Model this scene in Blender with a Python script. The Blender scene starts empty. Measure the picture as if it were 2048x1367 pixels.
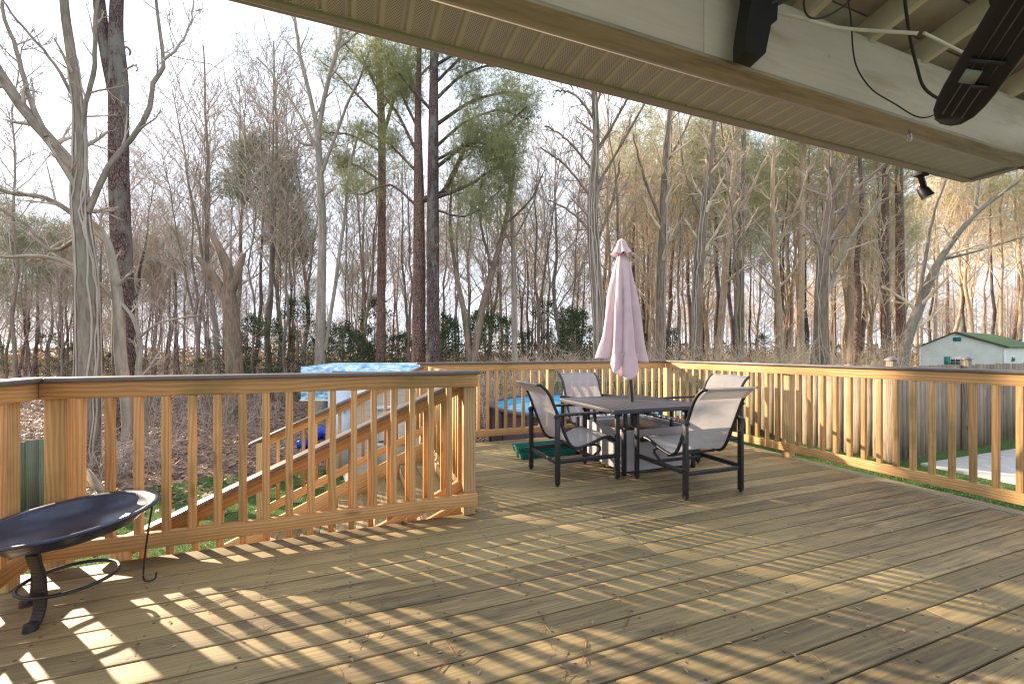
import bpy, math, random
import numpy as np
from math import radians as R, sin, cos, pi
random.seed(7); rng = np.random.default_rng(7)
SC = bpy.context.scene
COL = SC.collection

# ------------------------------------------------------------------ camera
F = 850.0; H = 702.0; HC = 1.2; A = R(69.4)
FW = np.array((cos(A), sin(A))); RT = np.array((sin(A), -cos(A)))
cd = bpy.data.cameras.new("camera"); cam = bpy.data.objects.new("camera", cd); COL.objects.link(cam)
cam.location = (0, 0, HC); cam.rotation_euler = (R(90), 0, A - R(90))
cd.lens = F / 2048 * 36; cd.sensor_width = 36; cd.shift_y = (H - 683.5) / 2048
cd.clip_start = 0.05; cd.clip_end = 1000
SC.camera = cam

def at(px, py, D):
    """photo pixel and distance along the view -> world point"""
    X = (px - 1024) / F * D
    w = FW * D + RT * X
    return np.array((w[0], w[1], HC - (py - H) / F * D))
def lerp(a, b, t): return a + (b - a) * t
def sstep(a, b, x):
    t = np.clip((np.asarray(x, float) - a) / (b - a), 0, 1); return t * t * (3 - 2 * t)

# ------------------------------------------------------------------ ground height
def gz(x, y):
    x = np.asarray(x, float); y = np.asarray(y, float)
    base = -0.98 - 0.40 * sstep(5.0, 8.5, y)
    base = base - 0.15 * sstep(12, 30, y)
    rise = sstep(3.6, 6.6, x) * (1 - 0.55 * sstep(9, 22, y))
    z = base + rise * (-0.47 - base)
    z = z + (0.035 * np.sin(x * 1.1 + 2) * np.cos(y * 0.9) + 0.02 * np.sin(x * 2.7 + y * 2.1)) * sstep(5.5, 8, np.abs(y) + np.abs(x - 3) * .5)
    far = sstep(18, 60, np.hypot(x, y))
    z = z + far * (0.25 * np.sin(x * .13 + 1) * np.cos(y * .11) + .1)
    return z
def gzf(x, y): return float(gz(x, y))

# ------------------------------------------------------------------ materials
def mat(name, rough=0.6, spec=0.3):
    m = bpy.data.materials.new(name); m.use_nodes = True
    nt = m.node_tree; b = nt.nodes["Principled BSDF"]
    b.inputs["Roughness"].default_value = rough
    b.inputs["Specular IOR Level"].default_value = spec
    return m, nt, b
class N:
    """tiny node helper"""
    def __init__(s, nt): s.nt = nt
    def n(s, t, **k):
        o = s.nt.nodes.new(t)
        for a, v in k.items(): setattr(o, a, v)
        return o
    def l(s, a, b): s.nt.links.new(a, b)
    def coord(s, which="Object"): return s.n("ShaderNodeTexCoord").outputs[which]
    def mapping(s, v, scale=(1, 1, 1), loc=(0, 0, 0)):
        m = s.n("ShaderNodeMapping"); m.inputs["Scale"].default_value = scale; m.inputs["Location"].default_value = loc
        s.l(v, m.inputs["Vector"]); return m.outputs[0]
    def noise(s, v, scale=5, detail=4, rough=.55, dist=0.0):
        m = s.n("ShaderNodeTexNoise"); m.inputs["Scale"].default_value = scale; m.inputs["Detail"].default_value = detail
        m.inputs["Roughness"].default_value = rough; m.inputs["Distortion"].default_value = dist
        s.l(v, m.inputs["Vector"]); return m.outputs["Fac"]
    def ramp(s, f, stops, interp="LINEAR"):
        r = s.n("ShaderNodeValToRGB"); e = r.color_ramp.elements; r.color_ramp.interpolation = interp
        while len(e) < len(stops): e.new(0.5)
        for k, (p, c) in enumerate(stops):
            e[k].position = p; e[k].color = (*c, 1) if len(c) == 3 else c
        s.l(f, r.inputs[0]); return r.outputs[0]
    def math(s, op, a, b=None, c=None, clamp=False):
        m = s.n("ShaderNodeMath", operation=op, use_clamp=clamp)
        for i, v in enumerate((a, b, c)):
            if v is None: continue
            if isinstance(v, (int, float)): m.inputs[i].default_value = v
            else: s.l(v, m.inputs[i])
        return m.outputs[0]
    def mix(s, f, a, b, mode="MIX"):
        m = s.n("ShaderNodeMix", data_type="RGBA", blend_type=mode)
        for i, v in ((0, f), (6, a), (7, b)):
            if isinstance(v, (int, float)): m.inputs[i].default_value = v
            elif isinstance(v, tuple): m.inputs[i].default_value = (*v, 1)
            else: s.l(v, m.inputs[i])
        return m.outputs[2]
    def bump(s, h, b, strength=.3, dist=.01):
        m = s.n("ShaderNodeBump"); m.inputs["Strength"].default_value = strength; m.inputs["Distance"].default_value = dist
        s.l(h, m.inputs["Height"]); s.l(m.outputs[0], b.inputs["Normal"])

def g3(v): return (v, v, v)

def wood_mat(name, light, dark, tint_amt=.25, rough=.65, ring=.28, green=0.0, nails=False, weather=None, knots=True, satin=0.0):
    m, nt, b = mat(name, rough); q = N(nt)
    uv = q.coord("UV"); sp = q.n("ShaderNodeSeparateXYZ"); q.l(uv, sp.inputs[0]); u, v = sp.outputs[0], sp.outputs[1]
    k = q.math("FLOOR", q.math("DIVIDE", q.math("ADD", v, 5.0), 10.0))
    wn = q.n("ShaderNodeTexWhiteNoise", noise_dimensions="1D"); q.l(k, wn.inputs["W"])
    vl = q.math("SUBTRACT", v, q.math("MULTIPLY", k, 10.0))
    comb = q.n("ShaderNodeCombineXYZ"); q.l(u, comb.inputs[0]); q.l(vl, comb.inputs[1]); q.l(q.math("MULTIPLY", k, 3.7), comb.inputs[2])
    P = comb.outputs[0]
    warp = q.noise(q.mapping(P, (1.2, 7, 1)), 1.0, 2)
    rings = q.math("SINE", q.math("ADD", q.math("MULTIPLY", vl, 260.0), q.math("MULTIPLY", warp, 26.0)))
    rings = q.math("MULTIPLY_ADD", rings, .5, .5)
    fine = q.noise(q.mapping(P, (4, 160, 1)), 1.0, 5, .65)
    big = q.noise(q.mapping(P, (1.3, 5, 1)), 1.0, 3)
    f = q.math("ADD", q.math("MULTIPLY", rings, ring), q.math("ADD", q.math("MULTIPLY", fine, .55), q.math("MULTIPLY", big, .35)))
    c = q.ramp(f, [(.33, dark), (.75, light)])
    tint = q.math("MULTIPLY_ADD", wn.outputs["Value"], tint_amt, 1 - tint_amt * .55)
    tc = q.n("ShaderNodeCombineColor");
    for i in range(3): q.l(tint, tc.inputs[i])
    c = q.mix(1.0, c, tc.outputs[0], "MULTIPLY")
    if knots:
        vo = q.n("ShaderNodeTexVoronoi", feature="F1"); vo.inputs["Scale"].default_value = 1.0
        q.l(q.mapping(P, (2.6, 9, 1)), vo.inputs["Vector"])
        kn = q.ramp(vo.outputs["Distance"], [(.0, (1, 1, 1)), (.10, (.7, .7, .7)), (.17, (0, 0, 0))])
        sel = q.math("GREATER_THAN", q.noise(q.mapping(P, (1.1, 3, 1), (3, 4, 5)), 1.0, 0), .56)
        c = q.mix(q.math("MULTIPLY", q.math("MULTIPLY", kn, sel), .65), c, tuple(x * .35 for x in dark))
    if green > 0:
        gm = q.noise(q.mapping(q.coord("Object"), (1, 1, 1), (7, 1, 3)), 1.3, 4, .6)
        gm = q.ramp(gm, [(.50, (0, 0, 0)), (.68, (green, green, green))])
        c = q.mix(gm, c, (.10, .12, .035))
    rgh = None
    if weather:
        oc = q.coord("Object")
        w1 = q.noise(q.mapping(oc, (.55, .8, 1)), 1.0, 5, .6)
        w1 = q.ramp(w1, [(.40, (0, 0, 0)), (.58, (1, 1, 1))])
        w2 = q.noise(q.mapping(P, (2.2, 30, 1), (1, 2, 3)), 1.0, 4, .7)
        w2 = q.ramp(w2, [(.40, (0, 0, 0)), (.62, (1, 1, 1))])
        c = q.mix(q.math("MULTIPLY", q.math("MULTIPLY", w1, w2), .75), c, weather)
        w3 = q.noise(q.mapping(oc, (1.4, 2.2, 1), (9, 9, 0)), 1.0, 4, .6)
        w3 = q.ramp(w3, [(.55, (0, 0, 0)), (.70, (1, 1, 1))])
        c = q.mix(q.math("MULTIPLY", w3, .35), c, (.13, .13, .06))
        w4 = q.noise(q.mapping(oc, (.7, 5, 1), (2, 5, 0)), 1.0, 4, .6)
        w4 = q.ramp(w4, [(.60, (0, 0, 0)), (.72, (1, 1, 1))])
        c = q.mix(q.math("MULTIPLY", w4, .5), c, tuple(x * .45 for x in weather))
        rgh = q.math("SUBTRACT", rough, q.math("MULTIPLY", w3, .22))
        q.l(rgh, b.inputs["Roughness"])
    if nails:
        um = q.math("SUBTRACT", q.math("FRACT", q.math("DIVIDE", q.math("ADD", u, 40.0), .406)), .5)
        um = q.math("MULTIPLY", um, .406)
        va = q.math("SUBTRACT", q.math("ABSOLUTE", vl), .046)
        d = q.math("SQRT", q.math("ADD", q.math("MULTIPLY", um, um), q.math("MULTIPLY", va, va)))
        nm = q.math("LESS_THAN", d, .0065)
        c = q.mix(q.math("MULTIPLY", nm, .8), c, (.03, .025, .02))
    q.l(c, b.inputs["Base Color"])
    h = q.math("ADD", q.math("MULTIPLY", fine, .7), q.math("MULTIPLY", rings, .3))
    q.bump(h, b, .35, .002)
    return m

def plain(name, c, rough=.5, metal=0.0, var=.12, scale=30, bump=0.0, spec=.4):
    m, nt, b = mat(name, rough, spec); q = N(nt)
    nz = q.noise(q.coord("Object"), scale, 4)
    col = q.ramp(nz, [(.3, tuple(x * (1 - var) for x in c)), (.7, tuple(min(1, x * (1 + var)) for x in c))])
    q.l(col, b.inputs["Base Color"]); b.inputs["Metallic"].default_value = metal
    if bump: q.bump(nz, b, bump, .004)
    return m

def bark(name, light, dark, moss=None, sc=1.0, plates=False):
    m, nt, b = mat(name, .9, .1); q = N(nt)
    uv = q.coord("UV")
    a = q.noise(q.mapping(uv, (3 * sc, 22 * sc, 1)), 1.0, 5, .65, .4)
    g = q.noise(q.mapping(q.coord("Object"), (1, 1, .5)), 1.7, 3)
    f = q.math("ADD", q.math("MULTIPLY", a, .75), q.math("MULTIPLY", g, .35))
    c = q.ramp(f, [(.38, dark), (.68, light)])
    if plates:
        vo = q.n("ShaderNodeTexVoronoi", feature="DISTANCE_TO_EDGE"); vo.inputs["Scale"].default_value = 1
        q.l(q.mapping(uv, (8, 30, 1)), vo.inputs["Vector"])
        pl = q.ramp(vo.outputs["Distance"], [(0.0, (0, 0, 0)), (.16, (1, 1, 1))])
        c = q.mix(q.math("SUBTRACT", 1.0, pl), c, tuple(x * .35 for x in dark))
    if moss:
        mm = q.noise(q.mapping(q.coord("Object"), (1, 1, .35), (3, 1, 7)), 2.3, 5, .65)
        mm = q.ramp(mm, [(.52, (0, 0, 0)), (.62, (.8, .8, .8))])
        c = q.mix(mm, c, moss)
    q.l(c, b.inputs["Base Color"]); q.bump(a, b, .7, .02)
    return m

PT = wood_mat("rail_lumber", (.64, .375, .16), (.42, .215, .08), .4, green=.55)
PTG = wood_mat("aged_rail_lumber", (.56, .385, .19), (.36, .225, .10), .3, green=.6)
DECKM = wood_mat("deck_boards", (.38, .29, .145), (.20, .148, .07), .6, .60, ring=.12, nails=True, weather=(.062, .047, .034))
FENCEM = wood_mat("weathered_fence", (.36, .275, .195), (.15, .108, .078), .45, .85, weather=(.07, .06, .055))
FENCEG = wood_mat("mossy_fence", (.17, .18, .12), (.07, .08, .055), .4, .9, green=.6)
CAPM = plain("composite_cap", (.135, .115, .115), .38, var=.12, scale=18)
BLACKM = plain("black_metal", (.018, .019, .024), .38, .0, .2, 40, .05, .5)
FIREM = plain("fire_bowl_steel", (.030, .040, .075), .28, .3, .45, 9, .12, .6)
SLATM = wood_mat("table_slats", (.075, .072, .085), (.04, .038, .045), .3, .45, knots=False)
BLACKP = plain("black_plastic", (.012, .012, .013), .45)
CABLEM = plain("cable_rubber", (.02, .019, .018), .5)
GREENP = plain("green_plastic", (.004, .13, .105), .42, var=.15, scale=8)
WHITEP = plain("white_paint", (.72, .70, .66), .6, var=.05, scale=6)
ROOFW = plain("rafter_paint", (.62, .58, .50), .7, var=.10, scale=5)
SHEATH = plain("roof_sheathing", (.34, .29, .23), .8, var=.25, scale=4)
METALM = plain("zinc", (.5, .48, .45), .35, .9, .1)
CONCR = plain("patio_concrete", (.42, .41, .38), .85, var=.14, scale=7, bump=.15)
NEEDLEDRY = plain("dry_needles", (.25, .125, .07), .7, var=.4, scale=60)
LEAFDRY = plain("dry_leaf", (.42, .20, .11), .7, var=.35, scale=40)
BLUEP = plain("blue_tarp", (.01, .05, .42), .4, var=.5, scale=14)
TEALP = plain("teal_paint", (.01, .22, .17), .5)
GLASSD = plain("dark_window", (.03, .035, .045), .1, var=.2, spec=.6)

BARK_PINE = bark("pine_bark", (.36, .23, .18), (.13, .077, .064), plates=True)
BARK_PINED = bark("dark_pine_bark", (.24, .165, .15), (.075, .05, .048), moss=(.20, .19, .165), plates=True)
BARK_GREY = bark("grey_bark", (.33, .265, .215), (.12, .092, .074), moss=(.22, .22, .16))
BARK_PALE = bark("pale_beech_bark", (.43, .365, .30), (.19, .155, .125), moss=(.28, .275, .205), sc=.6)
BARK_BROWN = bark("brown_bark", (.35, .25, .185), (.125, .088, .067), moss=(.11, .12, .07))
BARK_TAN = bark("tan_sunlit_bark", (.58, .42, .285), (.26, .175, .115))  # sunlight on the right-hand trunks is put into this bright tan
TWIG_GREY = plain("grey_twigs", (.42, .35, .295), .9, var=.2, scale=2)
TWIG_TAN = plain("tan_sunlit_twigs", (.62, .48, .34), .9, var=.25, scale=2)  # tan raised and warmed: sun on the right woods put into the colour
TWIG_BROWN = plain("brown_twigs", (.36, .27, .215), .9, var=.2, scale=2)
SNAGW = bark("bare_stump_wood", (.55, .42, .33), (.26, .18, .13))

def leafmat(name, a, b_, sc=1.2, trans=.35):
    m, nt, b = mat(name, .55, .3); q = N(nt)
    nz = q.noise(q.coord("Object"), sc, 4, .6)
    c = q.ramp(nz, [(.35, a), (.65, b_)])
    q.l(c, b.inputs["Base Color"])
    t = q.n("ShaderNodeBsdfTranslucent"); q.l(c, t.inputs[0]); mx = q.n("ShaderNodeMixShader"); mx.inputs[0].default_value = trans
    q.l(b.outputs[0], mx.inputs[1]); q.l(t.outputs[0], mx.inputs[2])
    q.l(mx.outputs[0], nt.nodes["Material Output"].inputs[0])
    return m
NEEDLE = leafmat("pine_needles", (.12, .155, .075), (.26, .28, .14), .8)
NEEDLEY = leafmat("sunny_pine_needles", (.25, .27, .12), (.46, .45, .22), .8)  # lit copy of the needles, sunlight put into the brighter yellow
NEEDLEB = leafmat("dense_pine_needles", (.10, .16, .09), (.24, .30, .15), .6)
HOLLY = leafmat("holly_leaves", (.022, .050, .020), (.085, .12, .045), 1.0, .25)
GRASSM = leafmat("grass_blades", (.035, .095, .018), (.13, .19, .05), 1.6)

# vinyl soffit with real perforation look
def soffit_mat():
    m, nt, b = mat("perforated_vinyl", .5, .3); q = N(nt)
    uv = q.coord("UV"); sp = q.n("ShaderNodeSeparateXYZ"); q.l(uv, sp.inputs[0]); u, v = sp.outputs[0], sp.outputs[1]
    s = .0072
    row = q.math("FLOOR", q.math("DIVIDE", v, s)); odd = q.math("MULTIPLY", q.math("MODULO", row, 2.0), .5)
    fu = q.math("SUBTRACT", q.math("FRACT", q.math("ADD", q.math("DIVIDE", u, s * 1.25), odd)), .5)
    fv = q.math("SUBTRACT", q.math("FRACT", q.math("DIVIDE", v, s)), .5)
    d = q.math("SQRT", q.math("ADD", q.math("MULTIPLY", fu, fu), q.math("MULTIPLY", fv, fv)))
    hole = q.math("LESS_THAN", d, .27)
    inx = q.math("LESS_THAN", q.math("ABSOLUTE", q.math("SUBTRACT", q.math("FRACT", q.math("DIVIDE", u, .1)), .44)), .31)
    iny = q.math("LESS_THAN", q.math("ABSOLUTE", q.math("SUBTRACT", v, .12)), .105)
    hole = q.math("MULTIPLY", hole, q.math("MULTIPLY", inx, iny))
    nz = q.noise(q.coord("Object"), 3, 4)
    c = q.ramp(nz, [(.3, (.50, .47, .44)), (.7, (.57, .54, .51))])
    c = q.mix(q.math("MULTIPLY", hole, .9), c, (.06, .05, .035))
    q.l(c, b.inputs["Base Color"]); return m
SOFF = soffit_mat()

def stained(name, base, stain, sc=(2, 9, 9), lo=.5, hi=.68, amt=.7):
    m, nt, b = mat(name, .6, .25); q = N(nt)
    oc = q.coord("Object")
    c = q.ramp(q.noise(oc, 2.5, 3), [(.3, tuple(x * .93 for x in base)), (.7, base)])
    st = q.noise(q.mapping(oc, sc), 1.0, 6, .68)
    st = q.ramp(st, [(lo, (0, 0, 0)), (hi, (1, 1, 1))])
    c = q.mix(q.math("MULTIPLY", st, amt), c, stain)
    sp_ = q.ramp(q.noise(q.mapping(oc, (7, 9, 9), (4, 4, 4)), 1.0, 5, .7), [(.66, (0, 0, 0)), (.74, (1, 1, 1))])
    c = q.mix(q.math("MULTIPLY", sp_, .55), c, stain)
    gr = q.noise(q.mapping(oc, (3, 60, 60)), 1.0, 4, .6)
    c = q.mix(.25, c, q.ramp(gr, [(.3, tuple(x * .6 for x in base)), (.7, base)]))
    q.l(c, b.inputs["Base Color"]); q.bump(gr, b, .15, .002)
    return m
BEAMF = stained("beam_paint", (.68, .58, .50), (.34, .25, .13), (1.2, 3, 6), .54, .70, .65)
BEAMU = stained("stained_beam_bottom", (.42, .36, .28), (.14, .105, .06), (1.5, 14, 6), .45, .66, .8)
FASC = stained("fascia_metal", (.40, .365, .335), (.26, .21, .15), (.6, 6, 6), .5, .75, .4)

def siding(name, c, pitch=.11, axis=2, dark=.55):
    m, nt, b = mat(name, .6, .3); q = N(nt)
    sp = q.n("ShaderNodeSeparateXYZ"); q.l(q.coord("Object"), sp.inputs[0])
    fr = q.math("FRACT", q.math("DIVIDE", q.math("ADD", sp.outputs[axis], 50.0), pitch))
    ln = q.ramp(fr, [(0, g3(dark)), (.10, g3(1.0)), (1, g3(.97))])
    nz = q.noise(q.coord("Object"), 1.6, 4, .6)
    cc = q.ramp(nz, [(.3, tuple(x * .86 for x in c)), (.7, c)])
    q.l(q.mix(1.0, cc, ln, "MULTIPLY"), b.inputs["Base Color"])
    q.bump(fr, b, .5, .012); return m
SID_SHED = siding("beige_siding", (.56, .52, .46), .115)
SID_HOUSE = siding("pale_siding", (.76, .75, .68), .16)

def ground_mat():
    m, nt, b = mat("woodland_ground", .95, .1); q = N(nt)
    oc = q.coord("Object")
    sp = q.n("ShaderNodeSeparateXYZ"); q.l(oc, sp.inputs[0]); x, y = sp.outputs[0], sp.outputs[1]
    vo = q.n("ShaderNodeTexVoronoi", feature="F1"); vo.inputs["Scale"].default_value = 13; q.l(oc, vo.inputs["Vector"])
    lc = q.ramp(vo.outputs["Color"], [(.15, (.09, .062, .048)), (.5, (.25, .165, .12)), (.85, (.44, .32, .245))])
    n2 = q.noise(oc, 60, 4, .7)
    litter = q.mix(.5, lc, q.ramp(n2, [(.35, (.06, .04, .03)), (.7, (.27, .18, .135))]))
    n3 = q.noise(oc, .9, 5, .65)
    gcol = q.ramp(q.noise(oc, 45, 5, .7), [(.3, (.035, .07, .02)), (.55, (.085, .15, .04)), (.78, (.20, .21, .10))])
    # lawn near the deck and beside the patio, wood litter beyond
    ln = q.math("ADD", y, q.math("MULTIPLY", x, -.25))
    lawn = q.math("SUBTRACT", 1.0, q.math("DIVIDE", q.math("SUBTRACT", ln, 9.6), 2.2), clamp=True)
    f = q.math("ADD", q.math("MULTIPLY", lawn, 1.0), q.math("MULTIPLY", q.math("SUBTRACT", n3, .5), 1.6))
    f = q.ramp(f, [(.40, (0, 0, 0)), (.62, (1, 1, 1))])
    c = q.mix(f, litter, gcol)
    q.l(c, b.inputs["Base Color"])
    q.bump(q.math("ADD", vo.outputs["Distance"], n2), b, .8, .03)
    return m
GROUND = ground_mat()

def sling_mat(name, c, trans=.35, alpha=.12, weave=.14):
    m, nt, b = mat(name, .75, .2); q = N(nt)
    oc = q.coord("Object")
    w = q.noise(q.mapping(oc, (900, 900, 500)), 1.0, 1)
    sm = q.noise(q.mapping(oc, (6, 6, 10)), 1.0, 5, .6)
    cc = q.mix(q.math("MULTIPLY", q.ramp(sm, [(.45, (0, 0, 0)), (.7, (1, 1, 1))]), .22), c, tuple(v * .6 for v in c))
    cc = q.mix(weave, cc, q.ramp(w, [(.3, tuple(x * .45 for x in c)), (.7, c)]))
    q.l(cc, b.inputs["Base Color"])
    if weave == 0:
        q.bump(q.math("ADD", q.noise(q.mapping(oc, (14, 14, 5)), 1.0, 4, .6, .8), q.math("MULTIPLY", sm, .5)), b, .55, .012)
    t = q.n("ShaderNodeBsdfTranslucent"); q.l(cc, t.inputs[0]); mx = q.n("ShaderNodeMixShader"); mx.inputs[0].default_value = trans
    q.l(b.outputs[0], mx.inputs[1]); q.l(t.outputs[0], mx.inputs[2])
    tr = q.n("ShaderNodeBsdfTransparent"); m2 = q.n("ShaderNodeMixShader"); m2.inputs[0].default_value = alpha
    q.l(mx.outputs[0], m2.inputs[1]); q.l(tr.outputs[0], m2.inputs[2])
    q.l(m2.outputs[0], nt.nodes["Material Output"].inputs[0]); return m
SLING = sling_mat("sling_fabric", (.50, .47, .465))
BOXFAB = sling_mat("box_fabric", (.46, .42, .44), .1, 0.0)
CANOPY = sling_mat("umbrella_cloth", (.80, .645, .69), .38, 0.0, 0.0)

# ------------------------------------------------------------------ mesh builder
class MB:
    def __init__(s): s.V = []; s.F = []; s.U = []; s.n = 0; s.k = random.randint(0, 900); s.tubes = {}
    def add(s, v, f, uv=None):
        v = np.asarray(v, float); f = np.asarray(f, int)
        s.V.append(v); s.F.append(f + s.n); s.n += len(v)
        if uv is None: uv = v[f][..., :2]
        s.U.append(np.asarray(uv, float).reshape(-1, 2))
    def box(s, lo, hi, M=None, grain=None):
        lo = np.array(lo, float); hi = np.array(hi, float)
        lo, hi = np.minimum(lo, hi), np.maximum(lo, hi)
        d = hi - lo; ax = int(np.argmax(d)) if grain is None else grain
        c = np.array([[x, y, z] for z in (0, 1) for y in (0, 1) for x in (0, 1)], float)
        v = lo + c * d
        f = np.array([[0, 2, 3, 1], [4, 5, 7, 6], [0, 1, 5, 4], [2, 6, 7, 3], [0, 4, 6, 2], [1, 3, 7, 5]])
        nax = [2, 2, 1, 1, 0, 0]
        s.k += 1
        uv = np.zeros((6, 4, 2)); ce = (lo + hi) / 2
        for i in range(6):
            oth = [a for a in range(3) if a != nax[i]]
            if ax in oth: ua = ax; va = [a for a in oth if a != ax][0]
            else: ua, va = oth
            uv[i, :, 0] = v[f[i], ua] - (0 if ua == ax else ce[ua]); uv[i, :, 1] = v[f[i], va] - ce[va] + 10 * s.k
        if M is not None: v = v @ M[0].T + M[1]
        s.add(v, f, uv)
    def bar(s, a, b, w, h, up=(0, 0, 1)):
        """rectangular bar from a to b; w sideways, h along up"""
        a = np.array(a, float); b = np.array(b, float); t = b - a; L = np.linalg.norm(t); t /= L
        up = np.array(up, float); sd = np.cross(t, up); sd /= np.linalg.norm(sd); u2 = np.cross(sd, t)
        M = (np.stack([t, sd, u2], 1), a)
        s.box((0, -w / 2, -h / 2), (L, w / 2, h / 2), M, 0)
    def tube(s, pts, rad, sides=8):
        pts = np.asarray(pts, float); rad = np.broadcast_to(np.asarray(rad, float), (len(pts),))
        s.tubes.setdefault((len(pts), sides), []).append((pts, rad))
    def flush(s):
        for (n, k), L in s.tubes.items():
            P = np.stack([a for a, _ in L]); Rr = np.stack([b for _, b in L]); m = len(L)
            T = np.gradient(P, axis=1); T /= np.linalg.norm(T, axis=2, keepdims=True) + 1e-9
            ref = np.zeros((m, 1, 3)); mt = np.abs(T.mean(1)); vert = mt[:, 2] > .7
            ref[vert, 0, 0] = 1; ref[~vert, 0, 2] = 1
            ref = np.broadcast_to(ref, T.shape)
            A1 = np.cross(T, ref); A1 /= np.linalg.norm(A1, axis=2, keepdims=True) + 1e-9
            A2 = np.cross(T, A1)
            th = np.arange(k) * 2 * pi / k
            ring = P[:, :, None] + Rr[:, :, None, None] * (A1[:, :, None] * np.cos(th)[:, None] + A2[:, :, None] * np.sin(th)[:, None])
            v = ring.reshape(-1, 3)
            ii = np.arange(m)[:, None, None] * n * k; jj = np.arange(n - 1)[None, :, None] * k; a = np.arange(k)[None, None, :]; b = (a + 1) % k
            f = np.stack([ii + jj + a, ii + jj + b, ii + jj + k + b, ii + jj + k + a], -1).reshape(-1, 4)
            seg = np.concatenate([np.zeros((m, 1)), np.cumsum(np.linalg.norm(np.diff(P, axis=1), axis=2), axis=1)], 1)
            circ = 2 * pi * Rr.mean(1)
            uu0 = np.broadcast_to(seg[:, :-1, None], (m, n - 1, k)); uu1 = np.broadcast_to(seg[:, 1:, None], (m, n - 1, k))
            off = np.arange(m)[:, None, None] * 1.7
            va = off + circ[:, None, None] * a / k + np.zeros((m, n - 1, k)); vb = off + circ[:, None, None] * (a + 1) / k + np.zeros((m, n - 1, k))
            uv = np.stack([np.stack([uu0, va], -1), np.stack([uu0, vb], -1), np.stack([uu1, vb], -1), np.stack([uu1, va], -1)], -2)
            s.add(v, f, uv)
            if k >= 6:   # end caps
                for e in (0, n - 1):
                    rv = ring[:, e].reshape(-1, 3); ff = np.arange(m)[:, None] * k + (np.arange(k) if e else np.arange(k)[::-1])[None]
                    s.add(rv, ff, np.zeros((m, k, 2)))
        s.tubes = {}
    def grid(s, P, closed_u=False, uv=None):
        """P (a,b,3) grid of points -> quads; closed_u wraps the first axis"""
        P = np.asarray(P, float); a, b, _ = P.shape
        i = np.arange(a if closed_u else a - 1)[:, None]; j = np.arange(b - 1)[None]
        i2 = (i + 1) % a
        f = np.stack([i * b + j, i2 * b + j, i2 * b + j + 1, i * b + j + 1], -1).reshape(-1, 4)
        s.add(P.reshape(-1, 3), f, uv)
    def build(s, name, m, parent=None, smooth=False, bevel=0.0):
        s.flush()
        me = bpy.data.meshes.new(name)
        V = np.concatenate(s.V) if s.V else np.zeros((0, 3))
        me.vertices.add(len(V)); me.vertices.foreach_set("co", V.ravel())
        tot = np.concatenate([np.full(len(f), f.shape[1]) for f in s.F]); idx = np.concatenate([f.ravel() for f in s.F])
        me.loops.add(len(idx)); me.loops.foreach_set("vertex_index", idx)
        me.polygons.add(len(tot)); me.polygons.foreach_set("loop_start", np.concatenate([[0], np.cumsum(tot)[:-1]])); me.polygons.foreach_set("loop_total", tot)
        uvl = me.uv_layers.new(name="UVMap"); uvl.data.foreach_set("uv", np.concatenate(s.U).ravel())
        me.update(calc_edges=True); me.validate()
        if smooth: me.polygons.foreach_set("use_smooth", np.ones(len(tot), bool))
        me.materials.append(m)
        o = bpy.data.objects.new(name, me); COL.objects.link(o)
        if parent is not None: o.parent = parent
        if bevel:
            bv = o.modifiers.new("bevel", "BEVEL"); bv.width = bevel; bv.segments = 2; bv.limit_method = "ANGLE"; bv.angle_limit = R(40)
        return o

def tag(o, label=None, cat=None, group=None, kind=None):
    if label: o["label"] = label
    if cat: o["category"] = cat
    if group: o["group"] = group
    if kind: o["kind"] = kind
    return o
def empty(name, loc=(0, 0, 0), rz=0.0):
    o = bpy.data.objects.new(name, None); COL.objects.link(o); o.location = loc; o.rotation_euler = (0, 0, rz); return o
def copy_tree(o, parent=None):
    c = o.copy(); COL.objects.link(c); c.parent = parent
    for ch in list(o.children): copy_tree(ch, c)
    return c
def one(fn):
    m = MB(); fn(m); return m
def smooth_path(pts, n=24):
    """Catmull-Rom through points"""
    P = np.asarray(pts, float); P = np.vstack([2 * P[0] - P[1], P, 2 * P[-1] - P[-2]]); out = []
    segs = len(P) - 3; per = max(2, n // segs)
    for i in range(segs):
        p0, p1, p2, p3 = P[i:i + 4]
        for t in np.linspace(0, 1, per, endpoint=False):
            out.append(.5 * ((2 * p1) + (-p0 + p2) * t + (2 * p0 - 5 * p1 + 4 * p2 - p3) * t * t + (-p0 + 3 * p1 - 3 * p2 + p3) * t ** 3))
    out.append(P[-2]); return np.array(out)

# ------------------------------------------------------------------ ground sheet
def build_ground():
    def axis(c, n0, step):
        a = [0]; d = step
        while a[-1] < 420:
            a.append(a[-1] + d); d = d if a[-1] < n0 else d * 1.13
        a = np.array(a); return np.concatenate([c - a[::-1], c + a[1:]])
    xs = axis(3, 14, .35); ys = axis(8, 12, .35)
    X, Y = np.meshgrid(xs, ys, indexing="ij"); Z = gz(X, Y)
    m = MB(); m.grid(np.stack([X, Y, Z], -1)); o = m.build("ground", GROUND, smooth=True); tag(o, kind="structure")
build_ground()

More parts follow.
